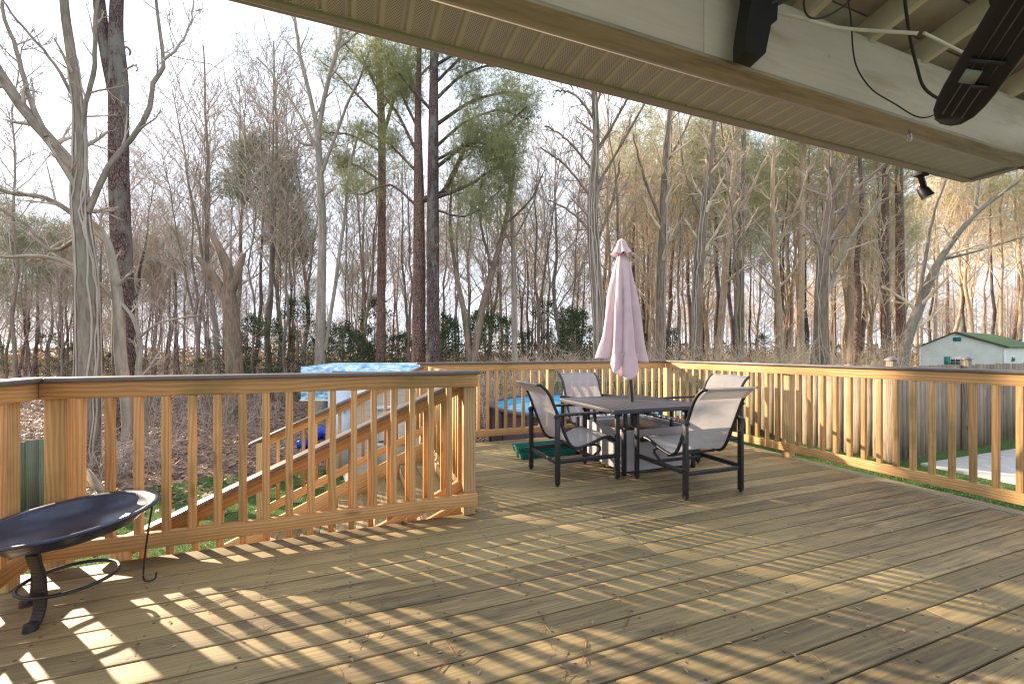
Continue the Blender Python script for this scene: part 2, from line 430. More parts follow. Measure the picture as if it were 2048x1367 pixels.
# ------------------------------------------------------------------ deck
DX0, DX1, DXL = -1.72, 4.72, 0.88      # left edge near, right edge, left edge of far part
YN, YF = 3.13, 5.50
def build_deck():
    m = MB(); y = -2.6; pitch = .1455; w = .1375
    while y + w < YF + .02:
        x0 = DX0 if y + w <= YN + .03 else DXL
        x1 = DX1 - .147
        # butt joints
        cuts = [x0, x1]
        j = random.choice([None, None, .9, 1.7, 2.5, 3.3, 2.1])
        if j and x0 + .5 < j < x1 - .5: cuts = [x0, j, x1]
        for a, b in zip(cuts, cuts[1:]):
            dz = random.uniform(-.0012, .0012)
            m.box((a + .0015, y, -.026 + dz), (b - .0015, y + w, dz), grain=0)
        y += pitch
    m.box((DX1 - .143, -2.6, -.026), (DX1 - .003, y - .005, .001), grain=1)
    o = m.build("deck", DECKM, bevel=.0035); tag(o, kind="structure")
    f = MB()
    f.box((DX1 - .04, -2.6, -.27), (DX1 - .003, YF, -.028)); f.box((DXL + .04, YF - .04, -.27), (DX1 - .045, YF - .003, -.028))
    f.box((DXL + .002, YN + .01, -.27), (DXL + .038, YF - .045, -.028)); f.box((DX0 + .003, YN - .04, -.27), (DXL - .002, YN - .003, -.028))
    f.box((DX0 + .003, -2.6, -.27), (DX0 + .04, YN - .045, -.028))
    for x in np.arange(-1.4, 4.6, .406):
        f.box((x, -2.5, -.22), (x + .038, (YN if x < DXL else YF) - .05, -.029))
    for x, yy in ((-1.6, 3.0), (.95, 5.4), (4.5, 5.4), (4.5, 2.5), (-1.6, .2)):
        f.box((x, yy - .09, gzf(x, yy) - .2), (x + .09, yy, -.23))
    f.build("joist_frame", PTG, o)
build_deck()

# ------------------------------------------------------------------ railings
ZB0, ZB1, ZT0, ZT1, ZC = .075, .163, .943, 1.032, 1.058
def rail_run(root, a, b, axis, side, cap_over=(0, 0), skip=(), bal_off=0.0, cap_side=.0, zoff=0):
    """straight railing run; axis 0 runs along x at fixed y, axis 1 along y; side = sign of outward direction; (a,b) extents with fixed coordinate c"""
    (s0, s1), c = a, b
    def bx(m, p0, p1, q0, q1, z0, z1, g=None):
        if axis == 0: m.box((p0, q0, z0), (p1, q1, z1), grain=g)
        else: m.box((q0, p0, z0), (q1, p1, z1), grain=g)
    g = axis
    q0, q1 = (c, c + .038 * side)
    t = MB(); bx(t, s0, s1, q0, q1, ZT0, ZT1, g); t.build("top_rail", PT, root, bevel=.003)
    t = MB(); bx(t, s0, s1, q0, q1, ZB0, ZB1, g); t.build("bottom_rail", PT, root, bevel=.003)
    t = MB(); cm = c + .045 * side
    bx(t, s0 - cap_over[0], s1 + cap_over[1], cm - .072, cm + .072, ZT1 + .001, ZC, g); t.build("rail_cap", CAPM, root, bevel=.006)
    p = s0 + bal_off
    bals = []
    while p < s1 - .03:
        if all(abs(p - k) > .085 for k in skip):
            t = MB(); j = random.uniform(-.002, .002)
            bx(t, p - .019 + j, p + .019 + j, c + .002 * side, c + .036 * side, ZB1 + .0005, ZT0 - .0005, 2); t.build("baluster", PT, root, bevel=.002)
        p += .1275
def post(root, x, y, z0=0.0, z1=ZT1 - .001, s=.089, mtl=None):
    t = MB(); t.box((x - s / 2, y - s / 2, z0), (x + s / 2, y + s / 2, z1), grain=2); t.build("post", mtl or PTG, root, bevel=.004)

r1 = tag(empty("near_railing", (-.4, 3.0, 0)), "near deck railing with dark cap behind the fire bowl, ending at a free-standing post", "railing", "wooden railings round the deck")
r1.name = "deck_railing"
def sub(root):   # parts are given in world coordinates
    return root
def finish(root):
    for ch in root.children: ch.matrix_parent_inverse.translation = -root.matrix_basis.translation if False else ch.matrix_parent_inverse.translation
    root.location = (0, 0, 0)
# railing roots sit at the origin of the deck so that parts keep deck coordinates
r1.location = (0, 0, 0)
rail_run(r1, (-1.558, .858), 2.992, 0, 1, (-.028, .012), skip=(.81, -1.51), bal_off=.166)
post(r1, .809, 3.077); post(r1, -1.513, 3.077)
r2 = tag(empty("deck_railing"), "short deck railing at the photo's left edge, meeting the near railing at a corner post", "railing", "wooden railings round the deck")
rail_run(r2, (.35, 3.028), -1.56, 1, -1, (0, .08), skip=(2.86,), bal_off=.12)
post(r2, -1.645, 2.90)
r3 = tag(empty("deck_railing"), "far deck railing behind the patio table, in front of the pool", "railing", "wooden railings round the deck")
rail_run(r3, (.80, 4.572), 5.36, 0, 1, (.05, -.03), skip=(.845, 2.62, 4.61), bal_off=.11)
for x in (.845, 2.62): post(r3, x, 5.445)
r4 = tag(empty("deck_railing"), "long right-hand deck railing beside the grass strip and the wooden fence", "railing", "wooden railings round the deck")
rail_run(r4, (.4, 5.36), 4.575, 1, 1, (0, .12), skip=(5.28, 3.43, 1.42), bal_off=.06)
post(r4, 4.66, 5.42); post(r4, 4.66, 3.43); post(r4, 4.66, 1.42)
# low foot of the mid post and corner brace, deck side
# stair head railing
r5 = tag(empty("stair_gate"), "narrow slatted wooden gate along the deck edge at the head of the stairs", "gate")
t = MB(); t.box((.866, 3.20, .93), (.904, 5.30, 1.01), grain=1); t.build("top_rail", PT, r5, bevel=.003)
t = MB(); t.box((.866, 3.20, .012), (.904, 5.30, .075), grain=1); t.build("bottom_rail", PT, r5, bevel=.003)
y = 3.30
while y < 5.25:
    t = MB(); t.box((.868, y - .019, .076), (.902, y + .019, .929), grain=2); t.build("slat", PT, r5); y += .112

# ------------------------------------------------------------------ stairs going down to the left
SL = .44
def stair():
    st = tag(empty("deck_stairs"), "wooden stairs going down to the left behind the near railing, with two sloping handrails", "stairs")
    run, rise = .335, .152; y0, y1 = 3.20, 5.30
    m = MB()
    for i in range(1, 6):
        z = -rise * i; xa = DXL - run * i - .02
        for k in range(2): 
            w = run / 2 + .008
            m.box((xa + k * w + .003, y0 + .04, z - .032), (xa + (k + 1) * w - .003, y1 - .04, z), grain=1)
    m.build("treads", DECKM, st, bevel=.003)
    m = MB()
    for i in range(0, 6):
        z = -rise * i; xa = DXL - run * i
        m.box((xa - .022, y0 + .04, z - rise + .002), (xa - .002, y1 - .04, z - .034), grain=1)
    m.build("risers", PT, st)
    for yy in (y0, y1):
        m = MB(); L = -1.25
        a = (DXL, yy, .02 - .06); b = (L, yy, .02 - .06 - SL * (DXL - L))
        m.bar(a, b, .038, .26); m.build("stringer", PT, st, bevel=.003)
    for yy, xe in ((y0 - .06, -1.30), (y1 + .06, -.98)):
        zt = lambda x: 1.03 - SL * (DXL - x)
        m = MB(); m.bar((DXL - .02, yy, zt(DXL) - .055), (xe, yy, zt(xe) - .055), .038, .089); m.build("top_rail", PT, st, bevel=.003)
        m = MB(); m.bar((DXL - .05, yy, zt(DXL - .05) + .004), (xe - .07, yy, zt(xe - .07) + .004), .14, .025); m.build("handrail_cap", CAPM, st, bevel=.005)
        m = MB(); m.bar((DXL - .02, yy, zt(DXL) - .80), (xe, yy, zt(xe) - .80), .038, .089); m.build("bottom_rail", PT, st, bevel=.003)
        x = DXL - .12
        while x > xe + .06:
            m = MB(); m.box((x - .017, yy - .018, zt(x) - .76), (x + .017, yy + .018, zt(x) - .09), grain=2); m.build("baluster", PT, st); x -= .128
        for px_ in (xe + .05,):
            g0 = gzf(px_, yy); m = MB(); m.box((px_ - .044, yy - .065, g0 - .1), (px_ + .044, yy - .021, zt(px_) - .03), grain=2); m.build("post", PTG, st, bevel=.003)
stair()

# ------------------------------------------------------------------ porch roof
def porch():
    pr = tag(empty("porch_roof"), "porch roof overhead with perforated soffit, stained white beam and open rafters", "porch roof")
    X0, X1 = -3.2, 4.27
    m = MB()
    # fascia: stepped metal edge along the eave and the right-hand end
    m.box((X0, 1.745, 2.452), (X1, 1.782, 2.60), grain=0); m.box((X0, 1.715, 2.440), (X1 - .04, 1.747, 2.458), grain=0)
    m.build("fascia", FASC, pr, bevel=.004)
    m = MB(); m.box((X1 - .038, -2.6, 2.442), (X1 + .002, 1.742, 2.60), grain=1); m.box((X1 - .075, 1.20, 2.436), (X1 - .036, 1.712, 2.456), grain=1); m.build("end_fascia", FASC, pr, bevel=.004)
    # soffit: V-grooved vinyl, grooves 0.1 m apart
    yi, yo = 1.512, 1.718
    xs = []; zs = []; x = X0
    n = int((X1 - .04 - X0) / .1)
    for i in range(n):
        b = X0 + i * .1
        for dx, dz in ((0, 0), (.084, 0), (.087, .009), (.094, .009), (.097, 0)): xs.append(b + dx); zs.append(2.452 + dz)
    xs = np.array(xs); zs = np.array(zs)
    P = np.stack([np.stack([xs, np.full_like(xs, yo), zs], -1), np.stack([xs, np.full_like(xs, yi), zs], -1)], 1)
    i = np.arange(len(xs) - 1); f = np.stack([2 * i, 2 * i + 1, 2 * i + 3, 2 * i + 2], -1)
    V = P.reshape(-1, 3); uv = np.stack([V[f][..., 0] - X0, V[f][..., 1] - yi], -1)
    m = MB(); m.add(V, f, uv); m.build("soffit", SOFF, pr)
    m = MB(); m.box((X0, yi - .02, 2.4465), (X1 - .04, yi + .004, 2.456), grain=0); m.build("soffit_trim", plain("vinyl_trim", (.46, .42, .37), .5, var=.06), pr)
    # beam
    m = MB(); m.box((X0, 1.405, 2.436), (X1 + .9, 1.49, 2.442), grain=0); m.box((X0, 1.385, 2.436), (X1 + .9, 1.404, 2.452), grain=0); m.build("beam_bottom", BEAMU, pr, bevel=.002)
    m = MB()
    for a, b in ((X0, 1.395), (1.397, X1 + .9)): m.box((a, 1.40, 2.443), (b, 1.488, 2.81), grain=0)
    m.build("beam", BEAMF, pr, bevel=.003)
    # rafters sloping up toward the house
    s = .22
    for x in np.arange(-2.95, 5.0, .455):
        m = MB(); x_ = x - .01
        a = np.array((x_, 1.75, 2.86 - s * .35)); b = np.array((x_, -2.5, 2.86 + s * 3.9)); m.bar(a, b, .038, .14); m.build("rafter", ROOFW, pr, bevel=.002)
    m = MB()
    y = 1.80; k = 0
    while y > -2.5:
        zc = 2.945 + s * (1.4 - y)
        m.bar((X0, y - .1, zc), (X1 + .85 if y < 1.3 else X1, y - .1, zc), .196, .02, up=(0, s, 1)); y -= .2
    m.build("roof_boards", SHEATH, pr)
    m = MB(); m.bar((X0, 1.84, 2.87), (X1 + .03, 1.84, 2.87), .02, .06); 
    m.bar(((X0 + X1) / 2, 1.86, 2.885), ((X0 + X1) / 2, -2.55, 2.885 + s * 4.41), X1 - X0 + .06, .03); m.build("shingles", plain("shingles", (.12, .11, .10), .9, var=.3, scale=20, bump=.3), pr)
    # vertical grain blotches / trim above the beam
    return pr
porch()
def pathmb(pts, r, n=30, sides=8):
    m = MB(); m.tube(smooth_path(pts, n), r, sides); return m
def yat(px, py, y):   # point where a photo ray meets the plane y
    t = (px - 1024) / F; D = y / (FW[1] + t * RT[1]); return at(px, py, D)
tag(pathmb([yat(1527, 20, 1.36), yat(1600, 36, 1.30), yat(1680, 56, 1.22), yat(1835, 67, 1.0)], .007).build("conduit", WHITEP, None, True), "thin white conduit pipe crossing under the porch rafters", "pipe")
tag(pathmb([yat(1848, 66, 1.15), yat(1900, 92, 1.18), yat(1952, 118, 1.2)], .006).build("conduit", WHITEP, None, True), "short white rod under the rafters just left of the television", "pipe")
def cable(pts, r, lab):
    P = [yat(a, b, y) for a, b, y in pts]
    m = MB(); m.tube(smooth_path(P, 40), r, 8); tag(m.build("cable", CABLEM, None, True), lab, "cable")
cable([(1690, -40, 1.25), (1702, 40, 1.27), (1706, 100, 1.29), (1716, 140, 1.31), (1745, 180, 1.32), (1790, 208, 1.32), (1830, 232, 1.3), (1858, 234, 1.25), (1885, 218, 1.15), (1915, 195, 1.04)], .0032, "thin black cable drooping lowest across the white beam")
cable([(1806, -40, 1.1), (1812, 20, 1.12), (1822, 85, 1.15), (1833, 130, 1.17), (1846, 172, 1.18), (1872, 195, 1.15), (1900, 203, 1.1), (1925, 185, 1.03)], .0062, "thick black cable hanging in front of the white beam to the television")
cable([(1612, -30, 1.22), (1608, 12, 1.25), (1618, 34, 1.27), (1645, 36, 1.28), (1680, 18, 1.27), (1700, 0, 1.25), (1712, -30, 1.24)], .0036, "small loop of black cable above the beam near the speaker")

# television hanging at upper right (seen from below its narrow end)
def tv():
    root = empty("television"); tag(root, "black flat television hanging tilted under the rafters at the top right", "television")
    e = np.array((2.33, 1.0, 2.19)); p2 = np.array((1.98, .56, 2.47)); ax = p2 - e; L = np.linalg.norm(ax); ax /= L
    v = np.array(at(1925, 235, 1.0)) - np.array((0, 0, HC)); v /= np.linalg.norm(v)
    sd = np.cross(ax, v); sd /= np.linalg.norm(sd); nn = np.cross(sd, ax)
    def P(u, s, n): return e + ax * u + sd * s + nn * n
    m = MB()
    us = np.array([-.045, -.035, 0, .05, .1, .9]); w = np.array([.026, .048, .070, .080, .084, .092])
    th = np.linspace(0, 2 * pi, 24, endpoint=False)
    sq = lambda a: np.sign(a) * np.abs(a) ** .45
    G = np.array([[P(u, sq(cos(t)) * ww, sq(sin(t)) * .026) for t in th] for u, ww in zip(us, w)]).transpose(1, 0, 2)
    m.grid(G, closed_u=True); m.add(G[:, 0], [list(range(24))][0:1], np.zeros((24, 2))); m.build("casing", BLACKP, root, True)
    side = -1
    m = MB()
    for s0 in (-.035, .0, .03):
        m.bar(P(.0, s0, side * .028), P(.8, s0, side * .028), .006, .006, nn)
    m.build("rib", plain("gloss_black", (.05, .05, .05), .15, spec=.7), root)
    m = MB(); m.bar(P(.16, -.005, side * .031), P(.16, .045, side * .031), .05, .008, nn); m.build("label_plate", plain("grey_plate", (.26, .28, .25), .3), root)
    m = MB(); m.bar(P(.22, -.05, side * .032), P(.22, .05, side * .032), .012, .012, nn); m.bar(P(.13, -.05, side * .032), P(.13, .0, side * .032), .01, .012, nn); m.build("bracket", BLACKM, root)
    m = MB(); top = P(.3, 0, .02); m.bar(top, top + np.array((.03, .1, .6)), .05, .03, nn); m.build("ceiling_mount", BLACKM, root)
tv()
# black speaker / mount arm hanging against the beam
def speaker():
    root = empty("speaker"); tag(root, "black outdoor speaker hanging in front of the white beam on a bracket", "speaker")
    q = lambda a, b, y=1.3: yat(a, b, y)
    m = MB()
    out = [(1472, -60), (1480, 5), (1466, 95), (1466, 124), (1500, 136), (1508, 128), (1520, 68), (1532, 60), (1534, 26), (1527, 16), (1545, -60)]
    a = np.array([q(x, y, 1.325) for x, y in out]); b = np.array([q(x, y, 1.325) for x, y in out]) + np.array((0, -.055, 0))
    ce = b.mean(0); b = ce + (b - ce) * .94
    n = len(out); V = np.vstack([a, b])
    m.add(V, [[i, (i + 1) % n, n + (i + 1) % n, n + i] for i in range(n)]); m.add(b, [list(range(n))]); m.add(a, [list(range(n))[::-1]])
    m.build("cabinet", BLACKP, root, bevel=.004)
    m = MB(); m.bar(q(1525, 14, 1.3), q(1620, -30, 1.2), .03, .035); m.bar(q(1500, 60, 1.31), q(1500, 64, 1.38), .04, .04); m.build("bracket", BLACKM, root, bevel=.003)
speaker()
# eye hook under the beam
hp = yat(1818, 262, 1.44)
m = MB(); m.tube([hp + (0, 0, .03), hp + (0, 0, -.005)], .003, 8)
th = np.linspace(0, 2 * pi, 25); rx = .018
m.tube(np.array([hp + np.array((cos(t) * .006, cos(t) * .012, -.032 + sin(t) * .027)) for t in th]), .0042, 8)
m.tube(np.array([hp + np.array((cos(t) * .010 + .002, -cos(t) * .006, -.036 + sin(t) * .024)) for t in th]), .0038, 8)
tag(m.build("eye_hook", METALM, None, True), "small metal eye hook hanging under the stained beam", "hook")
# flood light under the eave
def flood():
    root = empty("security_light"); tag(root, "black twin-head security light fixed under the right end of the eave", "light")
    b = yat(1840, 352, 1.80)
    m = MB(); m.box(b + (-.03, -.03, 0.0), b + (.05, .03, .10)); m.bar(b + (0, 0, .01), b + (.10, .02, -.07), .03, .03); m.build("arm", BLACKP, root, bevel=.003)
    for k, (d, s) in enumerate((((.10, .02, -.095), .034), ((.16, .06, -.055), .03))):
        c = b + np.array(d); m = MB(); ax = np.array((.25, -.3, -.75)); ax /= np.linalg.norm(ax)
        m.tube([c - ax * .035, c - ax * .02, c + ax * .02, c + ax * .04], [s * .6, s, s * 1.05, s * 1.15], 14); h = m.build("lamp_head", BLACKP, root, True)
        m = MB(); m.tube([c + ax * .036, c + ax * .043], [s * .9, s * .9], 14); m.build("lens", plain("lamp_lens", (.6, .6, .62), .15), h)
flood()

# ------------------------------------------------------------------ patio chairs
def make_chair(first=True):
    root = empty("patio_chair")
    # local: faces +y
    prof = [(.315, .20), (.318, .30), (.300, .362), (.255, .392), (.18, .388), (.05, .345), (-.07, .318), (-.13, .322), (-.185, .375), (-.25, .52), (-.34, .74), (-.375, .81), (-.42, .865), (-.475, .905)]
    hw = .262
    for s in (-1, 1):
        m = MB(); P = smooth_path([(s * hw, y, z) for y, z in prof[2:]], 44)
        m.tube(P, .0145, 10); m.build("sling_rail", BLACKM, root, True)
        m = MB(); x = s * .298
        m.box((x - .014, .290, .012), (x + .014, .335, .615), grain=2); m.build("leg", BLACKM, root, bevel=.004)
        m = MB(); m.box((x - .014, -.335, .012), (x + .014, -.290, .615), grain=2); m.build("leg", BLACKM, root, bevel=.004)
        m = MB(); P = smooth_path([(x, .335, .598), (x, .345, .612), (x, .30, .628), (x, .0, .633), (x, -.28, .628), (x, -.325, .618), (x, -.328, .600)], 30)
        for a, b in zip(P[:-1], P[1:]): m.bar(a, b, .048, .022, up=(0, .2, 1) if abs(b[1] - a[1]) > abs(b[2] - a[2]) else (0, 1, 0))
        m.build("armrest", BLACKM, root)
        m = MB(); m.box((x - .011, -.29, .20), (x + .011, .29, .238), grain=1); m.build("side_stretcher", BLACKM, root, bevel=.003)
        for yy in (.312, -.312):
            m = MB(); m.tube([(x, yy, 0), (x, yy, .014)], [.011, .013], 10); m.build("foot_cap", BLACKP, root)
        m = MB(); m.tube(smooth_path([(s * .20, .12, .215), (s * .20, .19, .27), (s * .20, .14, .315), (s * .21, .02, .318)], 18), .012, 8); m.build("rocker_spring", BLACKM, root, True)
    m = MB()
    m.box((-.29, -.325, .19), (.29, -.300, .222)); m.box((-.29, .10, .19), (.29, .125, .215)); m.build("cross_bar", BLACKM, root, bevel=.003)
    m = MB(); m.bar((-hw, -.06, .300), (hw, -.06, .300), .02, .02); m.bar((-hw, -.470, .895), (hw, -.470, .895), .022, .02); m.bar((-hw, .305, .35), (hw, .305, .35), .02, .02); m.build("sling_bar", BLACKM, root, bevel=.003)
    # sling
    P = smooth_path([(0, y, z + .008) for y, z in prof[2:]], 60); xs = np.linspace(-hw + .004, hw - .004, 13)
    sag = lambda x, i: .018 * (1 - (x / hw) ** 2) * math.sin(pi * min(1, i / 45.0))
    T = np.gradient(P, axis=0); T /= np.linalg.norm(T, axis=1, keepdims=True)
    G = np.array([[p + np.array((x, 0, 0)) + np.array((0, t[2], -t[1])) * (sag(x, i)) for i, (p, t) in enumerate(zip(P, T))] for x in xs])
    m = MB(); m.grid(G); s_ = m.build("sling", SLING, root, True)
    # turned-over flap at the back of the headrest
    m = MB(); Q = smooth_path([(0, -.475, .912), (0, -.486, .900), (0, -.45, .868), (0, -.392, .812)], 12)
    G = np.array([[p + np.array((x, -.012, 0)) for p in Q] for x in np.linspace(-hw + .012, hw - .012, 5)]); m.grid(G); m.build("headrest_flap", SLING, root, True)
    return root
ch0 = make_chair()
chairs = [((2.815, 3.03), 0.0, "patio chair nearest the camera, seen from behind in front of the table"),
          ((2.02, 3.69), -pi / 2, "patio chair on the left side of the table, seen from the side"),
          ((2.80, 4.52), pi, "patio chair behind the table, its back bluish in the light, by the far railing"),
          ((3.80, 3.88), pi / 2, "patio chair on the right of the table, mostly hidden by the nearest chair")]
for i, (p, rz, lab) in enumerate(chairs):
    o = ch0 if i == 0 else copy_tree(ch0)
    o.location = (p[0], p[1], .001); o.rotation_euler = (0, 0, rz)
    tag(o, lab, "chair", "patio chairs round the table")

# table
def table():
    cx, cy, z, h = 2.66, 3.68, .685, .52
    root = tag(empty("patio_table", (cx, cy, 0)), "square dark slatted patio table with the closed umbrella through its middle", "table")
    m = MB(); n = 9; w = 2 * (h - .05) / n
    for i in range(n):
        a = -h + .05 + i * w
        m.box((a + .0015, -h + .052, z - .018), (a + w - .0015, h - .052, z - .001), grain=1)
    m.build("table_top", SLATM, root, bevel=.002)
    m = MB()
    for s in (-1, 1):
        m.box((-h, s * h, z - .04), (h, s * (h - .05), z), grain=0); m.box((s * h, -h + .051, z - .04), (s * (h - .05), h - .051, z), grain=1)
    m.build("table_frame", SLATM, root, bevel=.003)
    for sx in (-1, 1):
        for sy in (-1, 1):
            m = MB(); x, y = sx * .285 + .15, sy * .285 + .14; m.box((x - .016, y - .016, 0.001), (x + .016, y + .016, z - .02), grain=2); m.build("leg", BLACKM, root, bevel=.004)
table()
def fabric_box():
    x0, x1, y0, y1, h = 2.465, 3.30, 3.47, 4.36, .43
    root = tag(empty("storage_box", (0, 0, 0)), "grey fabric-sided box with black corner posts standing under the patio table", "box")
    m = MB()
    m.box((x0, y0, .03), (x1, y0 + .02, h)); m.box((x0, y1 - .02, .03), (x1, y1, h)); m.box((x0, y0 + .021, .03), (x0 + .02, y1 - .021, h)); m.box((x1 - .02, y0 + .021, .03), (x1, y1 - .021, h))
    m.build("side_panels", BOXFAB, root, bevel=.003)
    m = MB(); m.box((x0 + .021, y0 + .021, h - .05), (x1 - .021, y1 - .021, h - .03)); m.build("lid", BLACKM, root, bevel=.003)
    for x in (x0 - .006, x1 + .006):
        for y in (y0 - .006, y1 + .006):
            m = MB(); m.box((x - .018, y - .018, .0), (x + .018, y + .018, h + .01), grain=2); m.build("corner_post", BLACKM, root, bevel=.003)
fabric_box()

# umbrella
def umbrella():
    cx, cy = 2.69, 3.655
    root = tag(empty("patio_umbrella", (cx, cy, 0)), "closed pale pink patio umbrella standing through the middle of the table", "umbrella")
    lean = np.array((-.098, .037)) / 1.62
    def ax(z): return np.array((lean[0] * (z - .685), lean[1] * (z - .685), z))
    m = MB(); m.tube([ax(.04), ax(.6), ax(1.2), ax(2.34)], .019, 14); m.build("pole", BLACKM, root, True)
    m = MB(); m.tube([(ax(.0)[0], ax(.0)[1], .0), (ax(.0)[0], ax(.0)[1], .05), (ax(.0)[0], ax(.0)[1], .06)], [.15, .15, .05], 28); m.tube([ax(.05), ax(.3)], .03, 14); m.build("base", BLACKM, root, True)
    # canopy
    nth, nz = 160, 60
    zs_top = 2.20
    rr = np.random.default_rng(3)
    ph = 2 * pi * (np.arange(6) / 6) + rr.uniform(-.18, .18, 6) + .5
    amp = rr.uniform(.75, 1.15, 6)
    th = np.linspace(0, 2 * pi, nth, endpoint=False)
    fold = np.zeros(nth)
    for k in range(nth):
        d = np.abs((th[k] - ph + pi) % (2 * pi) - pi); i = int(np.argmin(d)); fold[k] = amp[i] * max(0.0, cos(min(d[i] * 2.9, pi / 2))) ** .7
    dirr = math.atan2(-FW[1], -FW[0])     # toward the camera
    hem = 1.16 - .05 * fold - .16 * np.exp(-(((th - dirr + pi) % (2 * pi) - pi) / .75) ** 2) * (0.4 + .9 * (fold > .35)) + .02 * np.sin(3 * th)
    G = np.zeros((nth, nz, 3))
    prof_z = np.array([0, .06, .15, .35, .55, .8, 1.0]); prof_r = np.array([.036, .062, .092, .140, .175, .212, .258])
    for j in range(nz):
        t = j / (nz - 1)
        Rz = np.interp(t, prof_z, prof_r)
        z = zs_top + (hem - zs_top) * t
        dep = .16 + .50 * sstep(0, .45, t)
        r = Rz * (1 - dep + dep * fold) * (1 + .05 * t * np.sin(5 * th + 7 * t) + .025 * np.sin(11 * th - 9 * t) + .02 * np.sin(17 * th + 13 * t) * t)
        tw = th + .10 * np.sin(2 * th + 3.0 * t) * t
        G[:, j, 0] = lean[0] * (z - .685) + r * np.cos(tw) - RT[0] * .06 * t; G[:, j, 1] = lean[1] * (z - .685) + r * np.sin(tw) - RT[1] * .06 * t; G[:, j, 2] = z
    m = MB(); m.grid(G, closed_u=True); o = m.build("canopy", CANOPY, root, True)
    so = o.modifiers.new("solid", "SOLIDIFY"); so.thickness = .002
    # hanging inner corners
    m = MB()
    for k, (a0, zl) in enumerate(((dirr - .55, .955), (dirr + .15, .99), (dirr + .65, .94))):
        base = ax(1.12)
        p = []
        for s in np.linspace(-1, 1, 9):
            col = []
            for t in np.linspace(0, 1, 8):
                an = a0 + s * .34 * (1 - t * .75); rad = .165 - .06 * t + .02 * sin(3 * s + k)
                z = 1.17 + (zl - 1.17) * t
                col.append((lean[0] * (z - .685) + rad * cos(an) - RT[0] * .05, lean[1] * (z - .685) + rad * sin(an) - RT[1] * .05, z + .02 * abs(s)))
            p.append(col)
        m.grid(np.array(p))
    m.build("hanging_corner", CANOPY, root, True)
    # vent cap with scalloped edge
    G = np.zeros((nth, 14, 3))
    for j in range(14):
        t = j / 13; sc = .5 + .5 * np.cos(8 * (th - .3)); r = np.interp(t, [0, .1, .5, .85, 1], [.006, .034, .055, .082, .104]) * (1 + (.30 * t) * (sc - .45)); z = 2.352 - .155 * t - .018 * t * (1 - sc)
        G[:, j, 0] = lean[0] * (z - .685) + r * np.cos(th); G[:, j, 1] = lean[1] * (z - .685) + r * np.sin(th); G[:, j, 2] = z
    m = MB(); m.grid(G, closed_u=True); o = m.build("vent_cap", CANOPY, root, True); so = o.modifiers.new("solid", "SOLIDIFY"); so.thickness = .002
umbrella()

# green planter trays
def tray(z0, dx, lab):
    root = tag(empty("planter_box", (2.12 + dx, 4.46 - dx * .4, z0), .02), lab, "planter", "green planter boxes stacked on the deck")
    L, W, h = .375, .115, .075
    prof = [(.86, 0.0), (.93, .060), (1.0, .062), (1.0, .075), (.95, .075), (.90, .02), (.0, .02)]
    th = [(1, 1), (-1, 1), (-1, -1), (1, -1)]
    def ring(s, z): 
        out = []
        for sx, sy in th: out.append((sx * (L - (1 - s) * .12), sy * (W - (1 - s) * .12), z))
        return out
    P = np.array([ring(s, z) for s, z in prof[:-1]]).transpose(1, 0, 2); m = MB(); m.grid(P, closed_u=True)
    m.add(np.array(ring(.90, .02)), [[3, 2, 1, 0]]); m.add(np.array(ring(.86, 0)), [[0, 1, 2, 3]])
    m.build("tray", GREENP, root, bevel=.003)
    m = MB()
    for x in np.arange(-.3, .31, .1): m.box((x - .004, -W + .012, .01), (x + .004, -W + .002, .06))
    m.build("ribs", GREENP, root)
tray(0.001, 0, "lower green plastic planter box of the pair beside the left patio chair")
tray(.063, -.03, "upper green plastic planter box, nested on the lower one beside the left patio chair")

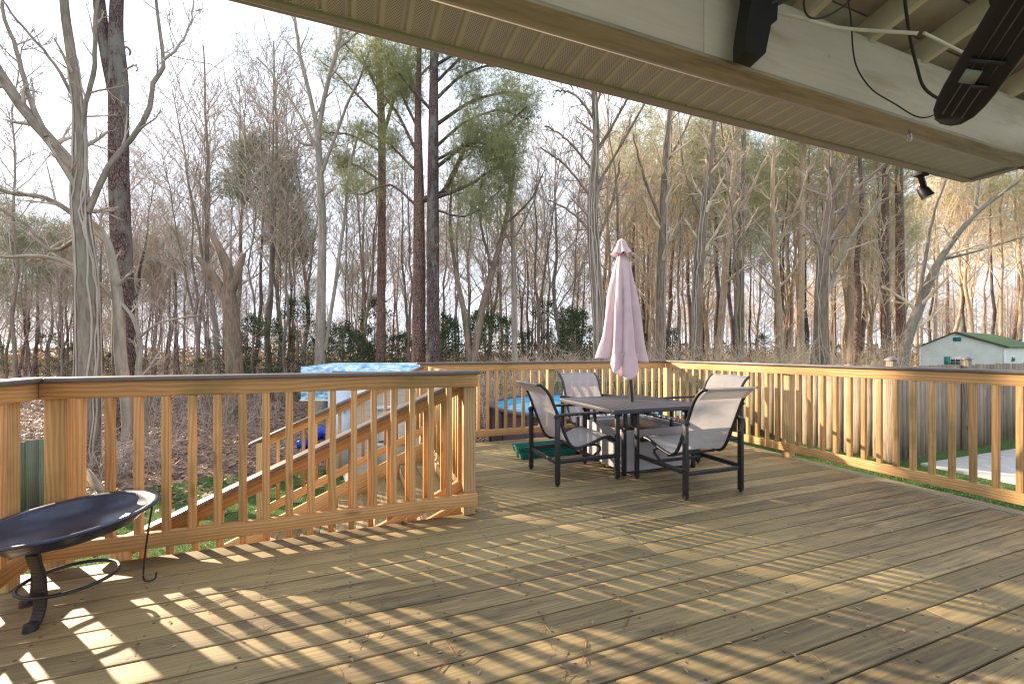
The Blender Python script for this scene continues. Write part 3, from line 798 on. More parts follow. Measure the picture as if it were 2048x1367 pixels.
# ------------------------------------------------------------------ fire bowl
def firepit():
    cx, cy = -1.255, 2.63
    root = tag(empty("fire_pit", (cx, cy, 0)), "black round metal fire bowl on curved legs with a ring, by the near railing", "fire pit")
    tilt = np.array((-.035, -.02)); KR = .86; zr = .425
    th = np.linspace(0, 2 * pi, 72, endpoint=False)
    def z_off(x, y): return -tilt[0] * x * 1.6 - tilt[1] * y * 1.0
    prof = [(0.0, .322), (.10, .324), (.2, .337), (.28, .362), (.325, .398), (.345, .418), (.372, .424), (.385, .419), (.386, .412), (.372, .413), (.350, .408), (.33, .388), (.285, .350), (.2, .324), (.10, .311), (.0, .309)]
    G = np.array([[(KR * r * cos(t), KR * r * sin(t), z + z_off(r * cos(t), r * sin(t))) for r, z in prof] for t in th])
    m = MB(); m.grid(G, closed_u=True); m.build("bowl", FIREM, root, True)
    for k, a in enumerate((R(-102), R(163), R(28))):
        d = np.array((cos(a), sin(a)))
        P = smooth_path([(d[0] * .19, d[1] * .19, .322), (d[0] * .175, d[1] * .175, .28), (d[0] * .155, d[1] * .155, .22), (d[0] * .148, d[1] * .148, .13), (d[0] * .155, d[1] * .155, .06), (d[0] * .175, d[1] * .175, .02), (d[0] * .195, d[1] * .195, .016)], 28)
        m = MB(); up = (d[0], d[1], .01)
        if k < 2:
            for a_, b_ in zip(P[:-1], P[1:]): m.bar(a_, b_ + (b_ - a_) * .12, .044, .016, up=up if abs(b_[2] - a_[2]) > np.hypot(*(b_ - a_)[:2]) * .6 else (0, 0, 1))
            m.tube([(P[-1][0], P[-1][1], .0), (P[-1][0], P[-1][1], .03)], [.026, .022], 12)
            m.build("leg", BLACKM, root, bevel=.002)
    m = MB(); t2 = np.linspace(0, 2 * pi, 61); m.tube(np.array([(.172 * cos(t), .172 * sin(t), .125) for t in t2]), .0085, 8); m.build("ring", BLACKM, root, True)
    # thin bent wire leg on the right
    d = np.array((cos(R(22)), sin(R(22))))
    P = smooth_path([(d[0] * .30, d[1] * .30, .41), (d[0] * .28, d[1] * .28, .25), (d[0] * .265, d[1] * .265, .10), (d[0] * .265, d[1] * .265, .02), (d[0] * .29, d[1] * .29, .006), (d[0] * .31, d[1] * .305, .012), (d[0] * .315, d[1] * .315, .04)], 36)
    m = MB(); m.tube(P, .0045, 8); m.build("wire_leg", BLACKM, root, True)
firepit()

# ------------------------------------------------------------------ fences
def fence(a, b, h, name, lab, mtl, post_at=(), zfun=gzf, pw=.138, pcap=True, rails=True, lean=0.0, group=None, back=1):
    root = tag(empty(name), lab, "fence", group)
    a = np.array(a, float); b = np.array(b, float); L = np.linalg.norm(b - a); t = (b - a) / L; n = np.array((-t[1], t[0])) * back
    m = MB(); s = 0
    while s < L - .02:
        w = min(pw, L - s); p = a + t * (s + w / 2); z = zfun(*p); hh = h + random.uniform(-.012, .012)
        m.bar((p[0], p[1], z - .02), (p[0], p[1], z + hh), w - random.uniform(.004, .010), .018, up=(n[0], n[1], 0)); s += w
    m.build("pickets", mtl, root)
    if rails:
        m = MB()
        for zz in (.28, h - .22):
            p = a + n * .03; q = b + n * .03
            m.bar((p[0], p[1], zfun(*a) + zz), (q[0], q[1], zfun(*b) + zz), .036, .085)
        m.build("fence_rail", mtl, root)
    for s in post_at:
        p = a + t * s - n * .06; z = zfun(*p); m = MB()
        m.box((p[0] - .046, p[1] - .046, z - .1), (p[0] + .046, p[1] + .046, z + h + .09), grain=2); po = m.build("post", mtl, root, bevel=.004)
        if pcap:
            m = MB(); c = np.array([(p[0] + sx * .062, p[1] + sy * .062, z + h + .091) for sx, sy in ((-1, -1), (1, -1), (1, 1), (-1, 1))]); c2 = c + (0, 0, .022); ce = np.array((p[0], p[1], 0))
            c3 = ce + (c2 - ce) * (.35, .35, 1) + (0, 0, .030)
            m.grid(np.stack([c, c2, c3], 1), closed_u=True); m.add(c3, [[0, 1, 2, 3]]); m.add(c, [[3, 2, 1, 0]]); m.build("post_cap", plain("post_cap_bronze", (.16, .13, .14), .4), po)
    return root
zc = lambda x, y: -.48
fence((7.6, 3.95), (7.6, 7.6), 1.45, "wooden_fence", "sunlit wooden picket fence running away behind the right deck railing", FENCEM, (0.0,), zfun=zc, back=-1)
fence((7.66, 3.95), (15.5, 4.5), 1.45, "wooden_fence", "shaded wooden picket fence behind the concrete patio at the right", FENCEM, (2.1, 4.9), zfun=zc, back=1)
zb = lambda x, y: gzf(x, y)
def fence_gaps(): pass
fence((5.6, 13.2), (14.5, 10.4), 1.35, "back_fence", "low dark mossy wooden fence beyond the pool, seen through the far railing", FENCEG, (0, 2.4, 4.8, 7.2), zfun=lambda x, y: -1.18, pcap=False)
fence((-8.2, 8.1), (-4.15, 8.75), 1.22, "board_screen", "weathered grey board screen seen through the railing behind the fire bowl", FENCEG, (4.05,), pcap=False)
# leaning plank by the screen
m = MB(); m.bar((-4.05, 8.9, -.75), (-3.55, 8.6, -1.30), .03, .14); tag(m.build("plank", FENCEM), "old wooden plank leaning by the grey board screen", "plank")

# patio slab
m = MB()
for i in range(4):
    for j in range(3):
        m.box((7.78 + i * 1.8, 3.72 - (j + 1) * 1.6 + .012, -.60), (7.78 + (i + 1) * 1.8 - .012, 3.72 - j * 1.6, -.435))
o = m.build("patio", CONCR, bevel=.008); tag(o, kind="structure")

# ------------------------------------------------------------------ shed, pool, house
def shed():
    gx, gy, z = -.05, 8.05, -1.42
    root = tag(empty("garden_shed"), "beige garden shed with white trim and side door coloured blue for shade, behind the stairs", "shed")
    # local frame: front faces the camera, running right from the left corner
    t = np.array((.955, .10)); t /= np.linalg.norm(t); n = np.array((-t[1], t[0])); o = np.array((gx, gy))
    def P(u, v, zz): w = o + t * u + n * v; return np.array((w[0], w[1], z + zz))
    W, Dp, hw, hr = 2.3, 2.2, 1.62, 2.08
    def poly(m, pts): m.add(np.array(pts), [list(range(len(pts)))])
    m = MB()
    fr = [(0, .1), (W, .1), (W, hw), (W - .45, hr - .12), (W / 2, hr), (.45, hr - .12), (0, hw)]
    poly(m, [P(u, 0, zz) for u, zz in fr]); poly(m, [P(u, Dp, zz) for u, zz in fr][::-1])
    poly(m, [P(0, 0, .1), P(0, 0, hw), P(0, Dp, hw), P(0, Dp, .1)]); poly(m, [P(W, 0, .1), P(W, Dp, .1), P(W, Dp, hw), P(W, 0, hw)])
    m.build("wall", SID_SHED, root)
    TR = plain("blue_shaded_trim", (.62, .68, .78), .5, var=.05)  # white trim, the blue of its shade put into the colour
    def strip(m, u0, z0, u1, z1, w=.09, v=-.02): m.bar(P(u0, v, z0), P(u1, v, z1), .03, w, up=(0, 0, 1) if abs(u1 - u0) > abs(z1 - z0) * .5 else (t[0], t[1], 0))
    m = MB(); strip(m, .05, .1, .05, hw); strip(m, W - .05, .1, W - .05, hw); m.build("corner_trim", TR, root)
    m = MB(); strip(m, -.04, hw - .02, .45, hr - .16); strip(m, .45, hr - .16, W / 2, hr - .03); strip(m, W / 2, hr - .03, W - .45, hr - .16); strip(m, W - .45, hr - .16, W + .04, hw - .02); m.build("rake_trim", TR, root)
    m = MB()
    up = [(-.10, hw - .08), (.42, hr - .07), (W / 2, hr + .06), (W - .42, hr - .07), (W + .10, hw - .08)]
    G = np.array([[P(u, v, zz) for v in (-.12, Dp + .12)] for u, zz in up]); m.grid(G); G2 = G + (0, 0, .04); m.grid(G2)
    m.grid(np.stack([G[:, 0], G2[:, 0]], 1)); m.grid(np.stack([G[:, 1], G2[:, 1]], 1)); m.build("roof", plain("shed_roof", (.30, .29, .27), .8, var=.25, scale=9), root)
    d = empty("door"); d.parent = root
    m = MB(); m.bar(P(.75, -.012, .13), P(.75, -.012, 1.55), .02, .62, up=(t[0], t[1], 0)); dd = m.build("door", SID_SHED, root); bpy.data.objects.remove(d)
    m = MB(); strip(m, .44, .13, .44, 1.57, .07, -.035); strip(m, 1.06, .13, 1.06, 1.57, .07, -.035); strip(m, .41, 1.59, 1.09, 1.59, .07, -.035); strip(m, .47, .92, 1.03, .92, .07, -.035); m.build("door_frame", TR, dd)
    m = MB(); m.bar(P(.50, -.07, .98), P(.64, -.07, .99), .02, .025); m.build("handle", BLACKM, dd)
    # white side door leaf open at the left corner, blue shade put into its colour
    m = MB(); m.bar(P(-.17, -.05, .50), P(-.17, -.05, 1.95), .03, .36, up=(t[0], t[1], .0)); m.build("side_door", plain("blue_shaded_white_paint", (.50, .58, .70), .45, var=.1, scale=5), root)
    m = MB(); m.bar(P(.4, -.5, .05), P(1.1, -.5, .05), .9, .03); m.build("ramp", plain("dark_ramp", (.08, .08, .085), .7), root)
shed()
def canopy_frame():
    # rounded pale blue translucent panel held on a stub post left of the shed
    root = tag(empty("panel_canopy"), "pale blue translucent rounded canopy on a dark post beside the garden shed", "canopy")
    D = 9.4
    m, nt, b = mat("translucent_blue_panel", .25, .5); q = N(nt); nz = q.noise(q.mapping(q.coord("Object"), (6, 6, 18)), 1.0, 5, .65)
    q.l(q.ramp(nz, [(.38, (.10, .28, .50)), (.52, (.40, .62, .80)), (.66, (.85, .90, .92))]), b.inputs["Base Color"])
    def Q(px, py, d): return at(px, py, d)
    # a shallow vaulted sheet: front edge nearer, back edge farther
    zt, zb_ = 1.2 - 28 * D / F, 1.2 - 98 * D / F
    a0, a1 = at(600, 740, D), at(880, 740, D)
    t = (a1 - a0)[:2]; L = np.linalg.norm(t); t /= L; n = np.array((-t[1], t[0]))
    if n @ FW < 0: n = -n
    G = []
    for s in np.linspace(0, 1, 40):
        row = []
        ends = min(s, 1 - s) * L
        k = 1 - math.exp(-ends / .10) if ends < .5 else 1
        for v, zz in ((0.0, zt - .14), (.02, zt - .05), (.10, zt), (.9, zt + .03), (1.7, zt), (1.8, zt - .14)):
            p = a0[:2] + t * s * L + n * v; row.append((p[0], p[1], zt - .14 + (zz - zt + .14) * k))
        G.append(row)
    mm = MB(); mm.grid(np.array(G)); o = mm.build("roof_sheet", m, root, True)
    mm = MB(); p = at(627, 790, D); q2 = a0[:2]
    pb = np.array((q2[0] + t[0] * .02, q2[1] + t[1] * .02, zb_)); 
    mm.bar((a0[0] + t[0] * .02, a0[1] + t[1] * .02, zb_ + .38), (a0[0] + t[0] * .72, a0[1] + t[1] * .72, zb_ + .38), .02, .74)
    mm.build("end_panel", m, root, bevel=.02)
    mm = MB(); mm.bar((a0[0], a0[1], zb_), (a0[0] + t[0] * .74, a0[1] + t[1] * .74, zb_), .03, .035); mm.build("bottom_frame", WHITEP, root)
    for s in (.52, L - .3):
        mm = MB(); p = a0[:2] + t * s + n * .3; mm.tube([(p[0], p[1], gzf(*p) - .1), (p[0] + .02, p[1], -.3), (p[0], p[1], zt - .06)], [.11, .10, .09], 12); mm.build("post", BARK_BROWN, root, True)
canopy_frame()
# blue bags on the ground beside the shed
for k, (px_, py_, s) in enumerate(((606, 875, .16), (628, 862, .15), (648, 858, .22))):
    D = (HC + 1.40) * F / (py_ + 22 - H); p = at(px_, py_, D); z0 = gzf(p[0], p[1])
    m = MB(); uu = np.linspace(0, 2 * pi, 26, endpoint=False); vv = np.linspace(.02, pi - .02, 14); r2 = np.random.default_rng(k)
    ph_ = r2.uniform(0, 6, 6)
    G = np.array([[(s * (1 + .18 * sin(5 * a + ph_[0] + 2 * b_) + .1 * sin(9 * b_ + 3 * a + ph_[1])) * sin(b_) * cos(a), s * .8 * (1 + .15 * sin(7 * a + ph_[2])) * sin(b_) * sin(a), s * .85 * cos(b_) * (1 + .1 * sin(4 * a + ph_[3]))) for b_ in vv] for a in uu])
    m.grid(G, closed_u=True); o = m.build("tarp_bundle", BLUEP, None, True); o.location = (p[0], p[1], z0 + s * .7)
    tag(o, ("smallest crumpled blue tarp bundle, left one beyond the stairs", "middle crumpled blue tarp bundle beyond the stairs", "largest crumpled blue tarp bundle, next to the canopy post")[k], "tarp", "blue tarp bundles beside the shed")

def pool():
    c = FW * 10.3 + RT * 1.95; Rp = 2.45; zb_ = -1.42; zr = -.06
    root = tag(empty("swimming_pool", (c[0], c[1], 0)), "round above-ground pool with purple-brown wicker-look wall and blue water", "pool")
    th = np.linspace(0, 2 * pi, 97)
    m, nt, b = mat("wicker_wall", .6); q = N(nt)
    br = q.n("ShaderNodeTexBrick"); br.inputs["Scale"].default_value = 1; br.inputs["Brick Width"].default_value = .05; br.inputs["Row Height"].default_value = .022; br.inputs["Mortar Size"].default_value = .004
    br.inputs["Color1"].default_value = (.155, .085, .10, 1); br.inputs["Color2"].default_value = (.22, .135, .15, 1); br.inputs["Mortar"].default_value = (.03, .02, .025, 1)
    q.l(q.coord("UV"), br.inputs["Vector"]); q.l(br.outputs["Color"], b.inputs["Base Color"])
    G = np.array([[(Rp * cos(t), Rp * sin(t), z) for z in (zb_, zr)] for t in th]); i = np.arange(96)
    uv = np.array([[[t0 * Rp, 0], [t1 * Rp, 0], [t1 * Rp, zr - zb_], [t0 * Rp, zr - zb_]] for t0, t1 in zip(th[:-1], th[1:])])
    mm = MB(); mm.grid(G, uv=uv); mm.build("wall", m, root, True)
    RM = plain("pool_rim", (.085, .065, .075), .45)
    mm = MB(); G = np.array([[((Rp + d) * cos(t), (Rp + d) * sin(t), zr + z) for d, z in ((-.07, -.03), (-.07, .012), (-.05, .02), (.05, .02), (.07, .01), (.07, -.03))] for t in th]); mm.grid(G); mm.build("rim", RM, root, True)
    for k in range(16):
        a = 2 * pi * (k + .3) / 16; mm = MB(); p = np.array((cos(a), sin(a))) * (Rp + .03); mm.bar((p[0], p[1], zb_), (p[0], p[1], zr - .03), .13, .05, up=(cos(a), sin(a), 0)); mm.build("upright", RM, root, bevel=.006)
    lm = plain("pool_liner", (.10, .42, .62), .4)
    mm = MB(); mm.grid(np.array([[((Rp - .05) * cos(t), (Rp - .05) * sin(t), z) for z in (zr - .6, zr - .01)] for t in th])); mm.build("liner", lm, root, True)
    wm, nt, b = mat("pool_water", .06, .5); q = N(nt); b.inputs["Base Color"].default_value = (.07, .46, .76, 1)
    q.bump(q.noise(q.coord("Object"), 5, 2), b, .05, .02)
    mm = MB(); r_ = np.linspace(0.01, Rp - .052, 6); mm.grid(np.array([[(r * cos(t), r * sin(t), zr - .10) for r in r_] for t in th])); mm.build("water", wm, root, True)
pool()

def house():
    D = 38.0; z0 = -1.3
    a = at(1838, 700, D); L = 5.34; t = -FW * .507 + RT * .862; n = FW * .507 + RT * .862; t = t / np.linalg.norm(t); n = n / np.linalg.norm(n)
    n = n - t * (n @ t) * 0
    root = tag(empty("neighbour_house"), "pale siding house with mossy green roof and a white window beyond the fence", "house")
    def P(u, v, z): w = a[:2] + t * u + n * v; return np.array((w[0], w[1], z))
    he, hr = 1.56, 2.78; W = L; pk = W * .44; Dp = 12.0
    m = MB(); fr = [(0, z0), (W, z0), (W, he), (pk, hr), (0, he)]
    m.add(np.array([P(u, 0, z) for u, z in fr]), [[0, 1, 2, 3, 4]]); m.add(np.array([P(W, 0, z0), P(W, Dp, z0), P(W, Dp, he), P(W, 0, he)]), [[0, 1, 2, 3]])
    m.build("wall", SID_HOUSE, root)
    rm, nt, b = mat("mossy_shingles", .95); q = N(nt); oc = q.coord("Object")
    q.l(q.mix(q.ramp(q.noise(oc, 1.2, 5, .65), [(.42, (0, 0, 0)), (.58, (1, 1, 1))]), (.10, .10, .09), q.ramp(q.noise(oc, 8, 4), [(.3, (.03, .10, .015)), (.7, (.10, .22, .03))])), b.inputs["Base Color"])
    m = MB(); e = .12
    sl = (hr - he) / (W - pk); sl2 = (hr - he) / pk
    up = [(-.2, he - sl2 * .2 + .03), (pk, hr + .05), (W + .25, he - sl * .25 + .05)]
    G = np.array([[P(u, v, z) for v in (-.18, Dp)] for u, z in up]); m.grid(G); G2 = G + (0, 0, .07); m.grid(G2); m.grid(np.stack([G[:, 0], G2[:, 0]], 1)); m.grid(np.stack([G[-1], G2[-1]], 1)); m.build("roof", rm, root)
    TR = WHITEP; TD = plain("dark_rake", (.06, .05, .04), .6)
    m = MB()
    for (u0, z_0), (u1, z_1) in zip(up[:-1], up[1:]): m.bar(P(u0, -.19, z_0 + .0), P(u1, -.19, z_1 + .0), .03, .07)
    m.build("rake_board", TD, root)
    m = MB(); m.bar(P(W - .06, -.02, z0), P(W - .06, -.02, he), .03, .16, up=(t[0], t[1], 0)); m.build("corner_board", TR, root); m = MB(); m.bar(P(.06, -.02, z0), P(.06, -.02, he), .03, .12, up=(t[0], t[1], 0)); m.build("corner_board", TR, root)
    m = MB(); c = pk + .1; m.bar(P(c, -.02, he + .50), P(c, -.02, he + .84), .03, .50, up=(t[0], t[1], 0)); v = m.build("gable_vent", TEALP, root)
    m = MB()
    for k in range(5): m.bar(P(c - .22, -.045, he + .53 + k * .068), P(c + .22, -.045, he + .53 + k * .068), .015, .02)
    m.build("louvre", TEALP, v)
    wz0, wz1 = -.2, .72; c = W * .47
    m = MB(); m.bar(P(c, -.02, wz0), P(c, -.02, wz1), .04, 1.0, up=(t[0], t[1], 0)); w = m.build("window", WHITEP, root)
    m = MB()
    for k in range(3):
        for j in range(3): 
            u = c - .31 + k * .31; zz = wz0 + .06 + j * .23; m.bar(P(u, -.05, zz), P(u, -.05, zz + .19), .02, .27, up=(t[0], t[1], 0))
    m.build("pane", GLASSD, w)
    for s in (-.68,):
        m = MB(); m.bar(P(c + s, -.03, wz0), P(c + s, -.03, wz1), .04, .34, up=(t[0], t[1], 0)); m.build("shutter", TEALP, root)
    m = MB(); m.bar(P(W + .02, 1.6, .55), P(W + .02, 2.8, .55), .04, .5); m.build("window", WHITEP, root)
    m = MB(); m.bar(P(W + .05, 1.7, .55), P(W + .05, 2.7, .55), .02, .36); m.build("pane", GLASSD, root)
house()

# ------------------------------------------------------------------ trees
def unit(v): return v / (np.linalg.norm(v) + 1e-9)
class Tree:
    def __init__(s, seed): s.g = np.random.default_rng(seed); s.trunk = MB(); s.crown = MB(); s.tips = []
    def sides(s, r): return 12 if r > .1 else 8 if r > .045 else 5 if r > .015 else 3
    def branch(s, p, d, L, r, lvl, cfg):
        g = s.g; c = cfg[lvl]; n = max(4, int(L / c.get("seg", .5)) + 1); n = min(n, 14)
        P = [np.array(p, float)]; d = unit(np.array(d, float)); st = L / (n - 1)
        for i in range(n - 1):
            d = unit(d + g.normal(0, c["w"], 3) + np.array((0, 0, c["up"])))
            P.append(P[-1] + d * st)
        P = np.array(P); rr = r * (1 - np.linspace(0, 1, n) * .72)
        s.crown.tube(P, rr, s.sides(r))
        if lvl + 1 < len(cfg): s.spawn(P, rr, lvl + 1, cfg, L)
        else: s.tips.append((P[-1], d)); s.tips.append((P[len(P) // 2], d))
        if lvl + 2 == len(cfg): s.tips.append((P[-1], d))
    def spawn(s, P, rr, lvl, cfg, L, f0=None, cnt=None, lenk=None):
        g = s.g; c = cfg[lvl]; f0 = c["f0"] if f0 is None else f0; n = len(P); cnt = c["n"] if cnt is None else cnt
        cnt = max(1, int(cnt * g.uniform(.8, 1.2)))
        az = g.uniform(0, 6.28)
        for k in range(cnt):
            f = f0 + (1 - f0) * ((k + g.uniform(0, 1)) / cnt); x = f * (n - 1); i = min(int(x), n - 2); t = x - i
            p = P[i] * (1 - t) + P[i + 1] * t; r = rr[i] * (1 - t) + rr[i + 1] * t; d = unit(P[i + 1] - P[i])
            az += 2.4 + g.uniform(-.5, .5)
            a = unit(np.cross(d, (0.3, .2, .9) if abs(d[2]) < .8 else (1, .1, 0))); b = np.cross(d, a)
            side = a * cos(az) + b * sin(az); an = g.uniform(*c["ang"])
            nd = unit(d * cos(an) + side * sin(an))
            l = (lenk or L) * g.uniform(*c["len"]) * (1 - c.get("tl", .55) * (f - f0) / (1 - f0 + 1e-6))
            s.branch(p, nd, l, max(c.get("rmin", .005), r * c["r"]), lvl, cfg)
    def main(s, P, rr, smooth_n=None):
        if smooth_n: 
            Q = smooth_path(P, smooth_n); x = np.linspace(0, len(P) - 1, len(Q)); rr = np.interp(x, np.arange(len(P)), rr); P = Q
        s.trunk.tube(P, rr, 14 if max(rr) > .08 else 8); return np.array(P), np.array(rr)
BARE = [None,
        dict(n=16, f0=.40, len=(.26, .42), ang=(.45, .95), up=.10, w=.10, r=.42, seg=.7, rmin=.022),
        dict(n=6, f0=.22, len=(.38, .6), ang=(.4, .9), up=.06, w=.13, r=.5, seg=.5, rmin=.014),
        dict(n=6, f0=.15, len=(.35, .6), ang=(.4, 1.0), up=.03, w=.16, r=.55, seg=.35, rmin=.010)]
PINE = [None,
        dict(n=26, f0=.55, len=(.20, .30), ang=(1.0, 1.45), up=.05, w=.08, r=.32, seg=.6, rmin=.014, tl=.6),
        dict(n=7, f0=.35, len=(.35, .55), ang=(.5, 1.0), up=.10, w=.14, r=.5, seg=.4, rmin=.008),
        dict(n=4, f0=.2, len=(.35, .6), ang=(.5, 1.0), up=.12, w=.15, r=.6, seg=.3, rmin=.006)]

def tufts(tips, g, nn=10, ln=.2, wd=.013, jit=.12, mult=1):
    P = np.array([t[0] for t in tips]); D = np.array([t[1] for t in tips])
    P = np.repeat(P, mult, 0) + g.normal(0, jit, (len(P) * mult, 3)) * (mult > 1); D = np.repeat(D, mult, 0)
    P = np.repeat(P, nn, 0); D = np.repeat(D, nn, 0)
    v = D * .55 + g.normal(0, .6, D.shape) + (0, 0, .15); v /= np.linalg.norm(v, axis=1, keepdims=True)
    s = np.cross(v, g.normal(0, 1, v.shape)); s /= np.linalg.norm(s, axis=1, keepdims=True)
    l = ln * g.uniform(.7, 1.2, (len(P), 1))
    a = P + s * wd / 2; b = P - s * wd / 2; c = P + v * l
    V = np.stack([a, b, c], 1).reshape(-1, 3); m = MB(); m.add(V, np.arange(len(V)).reshape(-1, 3), np.zeros((len(V), 2))); return m

def bg_bare(seed, h=16.0, r=.14, cfg=BARE, fork=False):
    t = Tree(seed); g = t.g; n = 12
    z = np.linspace(0, h, n); x = np.cumsum(g.normal(0, .10, n)); y = np.cumsum(g.normal(0, .10, n)); x -= x[0]; y -= y[0]
    P = np.stack([x, y, z], 1); rr = r * (1 - .82 * np.linspace(0, 1, n) ** .9); rr[0] *= 1.25
    P, rr = t.main(P, rr, 24); t.spawn(P, rr, 1, cfg, h)
    if fork:
        i = 8; q = P[i]; Q = np.array([q + (k * .16 * fork, k * .05, k * 1.0) for k in range(10)]); Q[:, 0] += g.normal(0, .05, 10).cumsum(); r2 = rr[i] * .75 * (1 - .8 * np.linspace(0, 1, 10)); Q, r2 = t.main(Q, r2, 20); t.spawn(Q, r2, 1, cfg, h * .8)
    return t
def finish_tree(t, name, tb, cb, nm=None, nargs=None):
    root = empty(name); t.trunk.build("trunk", tb, root, True); t.crown.build("branches" if nm else "crown", cb, root, True)
    if nm: tufts(t.tips, t.g, **(nargs or {})).build("needles", nm, root)
    return root

# ---- prototypes
TWIGGY = [None, dict(BARE[1], n=22, f0=.34, rmin=.018), dict(BARE[2], n=8, rmin=.011), dict(BARE[3], n=8, rmin=.008)]
SPREAD = [None, dict(BARE[1], n=18, f0=.25, len=(.35, .55), ang=(.5, 1.0)), dict(BARE[2], n=8, rmin=.011), dict(BARE[3], n=8, rmin=.008)]
SLIM = [None, dict(BARE[1], n=20, f0=.35, len=(.16, .28)), dict(BARE[2], n=6), dict(BARE[3], n=6)]
protos = {"tall": [bg_bare(11, 17, .15, TWIGGY), bg_bare(12, 18, .17, TWIGGY, 1), bg_bare(13, 15, .12, TWIGGY), bg_bare(14, 16, .16, TWIGGY, -1)],
          "spread": [bg_bare(21, 13, .15, SPREAD), bg_bare(22, 12, .13, SPREAD, 1)],
          "slim": [bg_bare(31, 13, .06, SLIM), bg_bare(32, 11, .05, SLIM), bg_bare(33, 14, .075, SLIM)]}
PR = {k: [finish_tree(t, "bare_tree", BARK_GREY, TWIG_GREY) for t in v] for k, v in protos.items()}
pn = []
for sd, h, r, cfg in ((41, 20, .19, PINE), (42, 18, .16, [None, dict(PINE[1], n=22, f0=.66), PINE[2], PINE[3]]), (43, 17, .20, [None, dict(PINE[1], n=34, f0=.50, len=(.20, .28)), dict(PINE[2], n=9), PINE[3]])):
    t = bg_bare(sd, h, r, cfg); pn.append(finish_tree(t, "pine_tree", BARK_PINE, TWIG_BROWN, NEEDLE, dict(nn=5, ln=.26, wd=.017, mult=3, jit=.34)))
PR["pine"] = pn
t = bg_bare(47, 17, .18, [None, dict(PINE[1], n=34, f0=.70, len=(.14, .20), tl=.35, up=.03, rmin=.01, r=.2), dict(PINE[2], n=6, rmin=.006), dict(PINE[3], n=3, rmin=.004)]); PR["densepine"] = [finish_tree(t, "pine_tree", BARK_PINE, TWIG_BROWN, NEEDLEB, dict(nn=7, ln=.26, wd=.024, mult=6, jit=.34))]
used = set()
def setmat(o, part, m):
    for c in o.children:
        if c.name.split(".")[0] == part: c.material_slots[0].link = "OBJECT"; c.material_slots[0].material = m
def place(kind, x, y, sc=1.0, lab="", cat="tree", group=None, mats=None, i=None, lean=0.0):
    L = PR[kind]; i = random.randrange(len(L)) if i is None else i; p = L[i]
    if id(p) in used: o = copy_tree(p)
    else: used.add(id(p)); o = p
    o.location = (x, y, gzf(x, y) - .12); o.rotation_euler = (random.gauss(0, .02), random.gauss(0, .02) + lean, random.uniform(0, 6.28))
    o.scale = (sc, sc, sc * random.uniform(.92, 1.08)); tag(o, lab, cat, group)
    if mats:
        for part, m in mats.items(): setmat(o, part, m)
    return o

# ---- individual trees modelled one by one
def limb3(pts, D, g, dep=0.0):
    out = []; rr = []; n = len(pts)
    for i, q in enumerate(pts):
        px, py, w = q[:3]; d = D + dep * i / max(1, n - 1) + (q[3] if len(q) > 3 else 0)
        if py == "g":
            X = (px - 1024) / F * d; wxy = FW * d + RT * X; out.append(np.array((wxy[0], wxy[1], gzf(*wxy) - .15)))
        else: out.append(at(px, py, d))
        rr.append(w * d / F / 2)
    return np.array(out), np.array(rr)
HB = [None, dict(n=8, f0=.2, len=(.4, .7), ang=(.4, 1.0), up=.05, w=.12, r=.5, seg=.4, rmin=.015),
      dict(n=6, f0=.2, len=(.4, .7), ang=(.4, 1.0), up=.04, w=.15, r=.5, seg=.3, rmin=.010),
      dict(n=5, f0=.15, len=(.4, .7), ang=(.4, 1.0), up=.02, w=.18, r=.6, seg=.25, rmin=.007)]
HFINE = [None, dict(HB[1], rmin=.009, n=6), dict(HB[2], rmin=.007, n=5), dict(HB[3], rmin=.005, n=4)]
def hero(name, label, D, trunk, limbs, tb, cb, seed, cfg=HB, tn=10, tf=.5, tlen=3.0, ln=7, llen=2.2, needles=None, stems=(), group=None, nargs=None, vine=None):
    t = Tree(seed); g = t.g
    P, rr = limb3(trunk, D, g); P, rr = t.main(P, rr, 40)
    # slight irregularity
    if tn: t.spawn(P, rr, 1, cfg, tlen, f0=tf, cnt=tn, lenk=tlen)
    for sm in stems:
        P2, r2 = limb3(sm, D, g); P2, r2 = t.main(P2, r2, 30); t.spawn(P2, r2, 1, cfg, tlen, f0=.25, cnt=max(3, tn // 2), lenk=tlen * .8)
    for k, lb in enumerate(limbs):
        P2, r2 = limb3(lb, D, g, dep=g.uniform(-1.4, 1.4)); x = smooth_path(P2, 16); r3 = np.interp(np.linspace(0, len(P2) - 1, len(x)), np.arange(len(P2)), r2)
        x = x + g.normal(0, .02, x.shape) * np.linspace(0, 1, len(x))[:, None]
        (t.trunk if r3[0] > .03 else t.crown).tube(x, r3, max(6, t.sides(r3[0]))); t.spawn(x, r3, 1, cfg, llen, f0=.12, cnt=ln, lenk=llen)
    if vine:
        # hairy vines climbing the trunk
        m = MB(); 
        for k in range(vine):
            a = g.uniform(0, 6.28); n = 26; ii = np.linspace(0, len(P) * g.uniform(.45, .8), n); Q = np.array([np.interp(ii, np.arange(len(P)), P[:, c]) for c in range(3)]).T; R_ = np.interp(ii, np.arange(len(P)), rr)
            aa = a + np.cumsum(g.normal(0, .16, n)); Q[:, 0] += np.cos(aa) * (R_ + .012); Q[:, 1] += np.sin(aa) * (R_ + .012); m.tube(Q, g.uniform(.008, .022), 5)
        VN = m
    root = empty(name); tag(root, label, "tree", group)
    t.trunk.build("trunk", tb, root, True); t.crown.build("branches" if needles else "crown", cb, root, True)
    if vine: VN.build("vine", TWIG_GREY, root, True)
    if needles: tufts(t.tips, g, **(nargs or dict(nn=10, ln=.22, wd=.016, mult=2, jit=.12))).build("needles", needles, root)
    return root
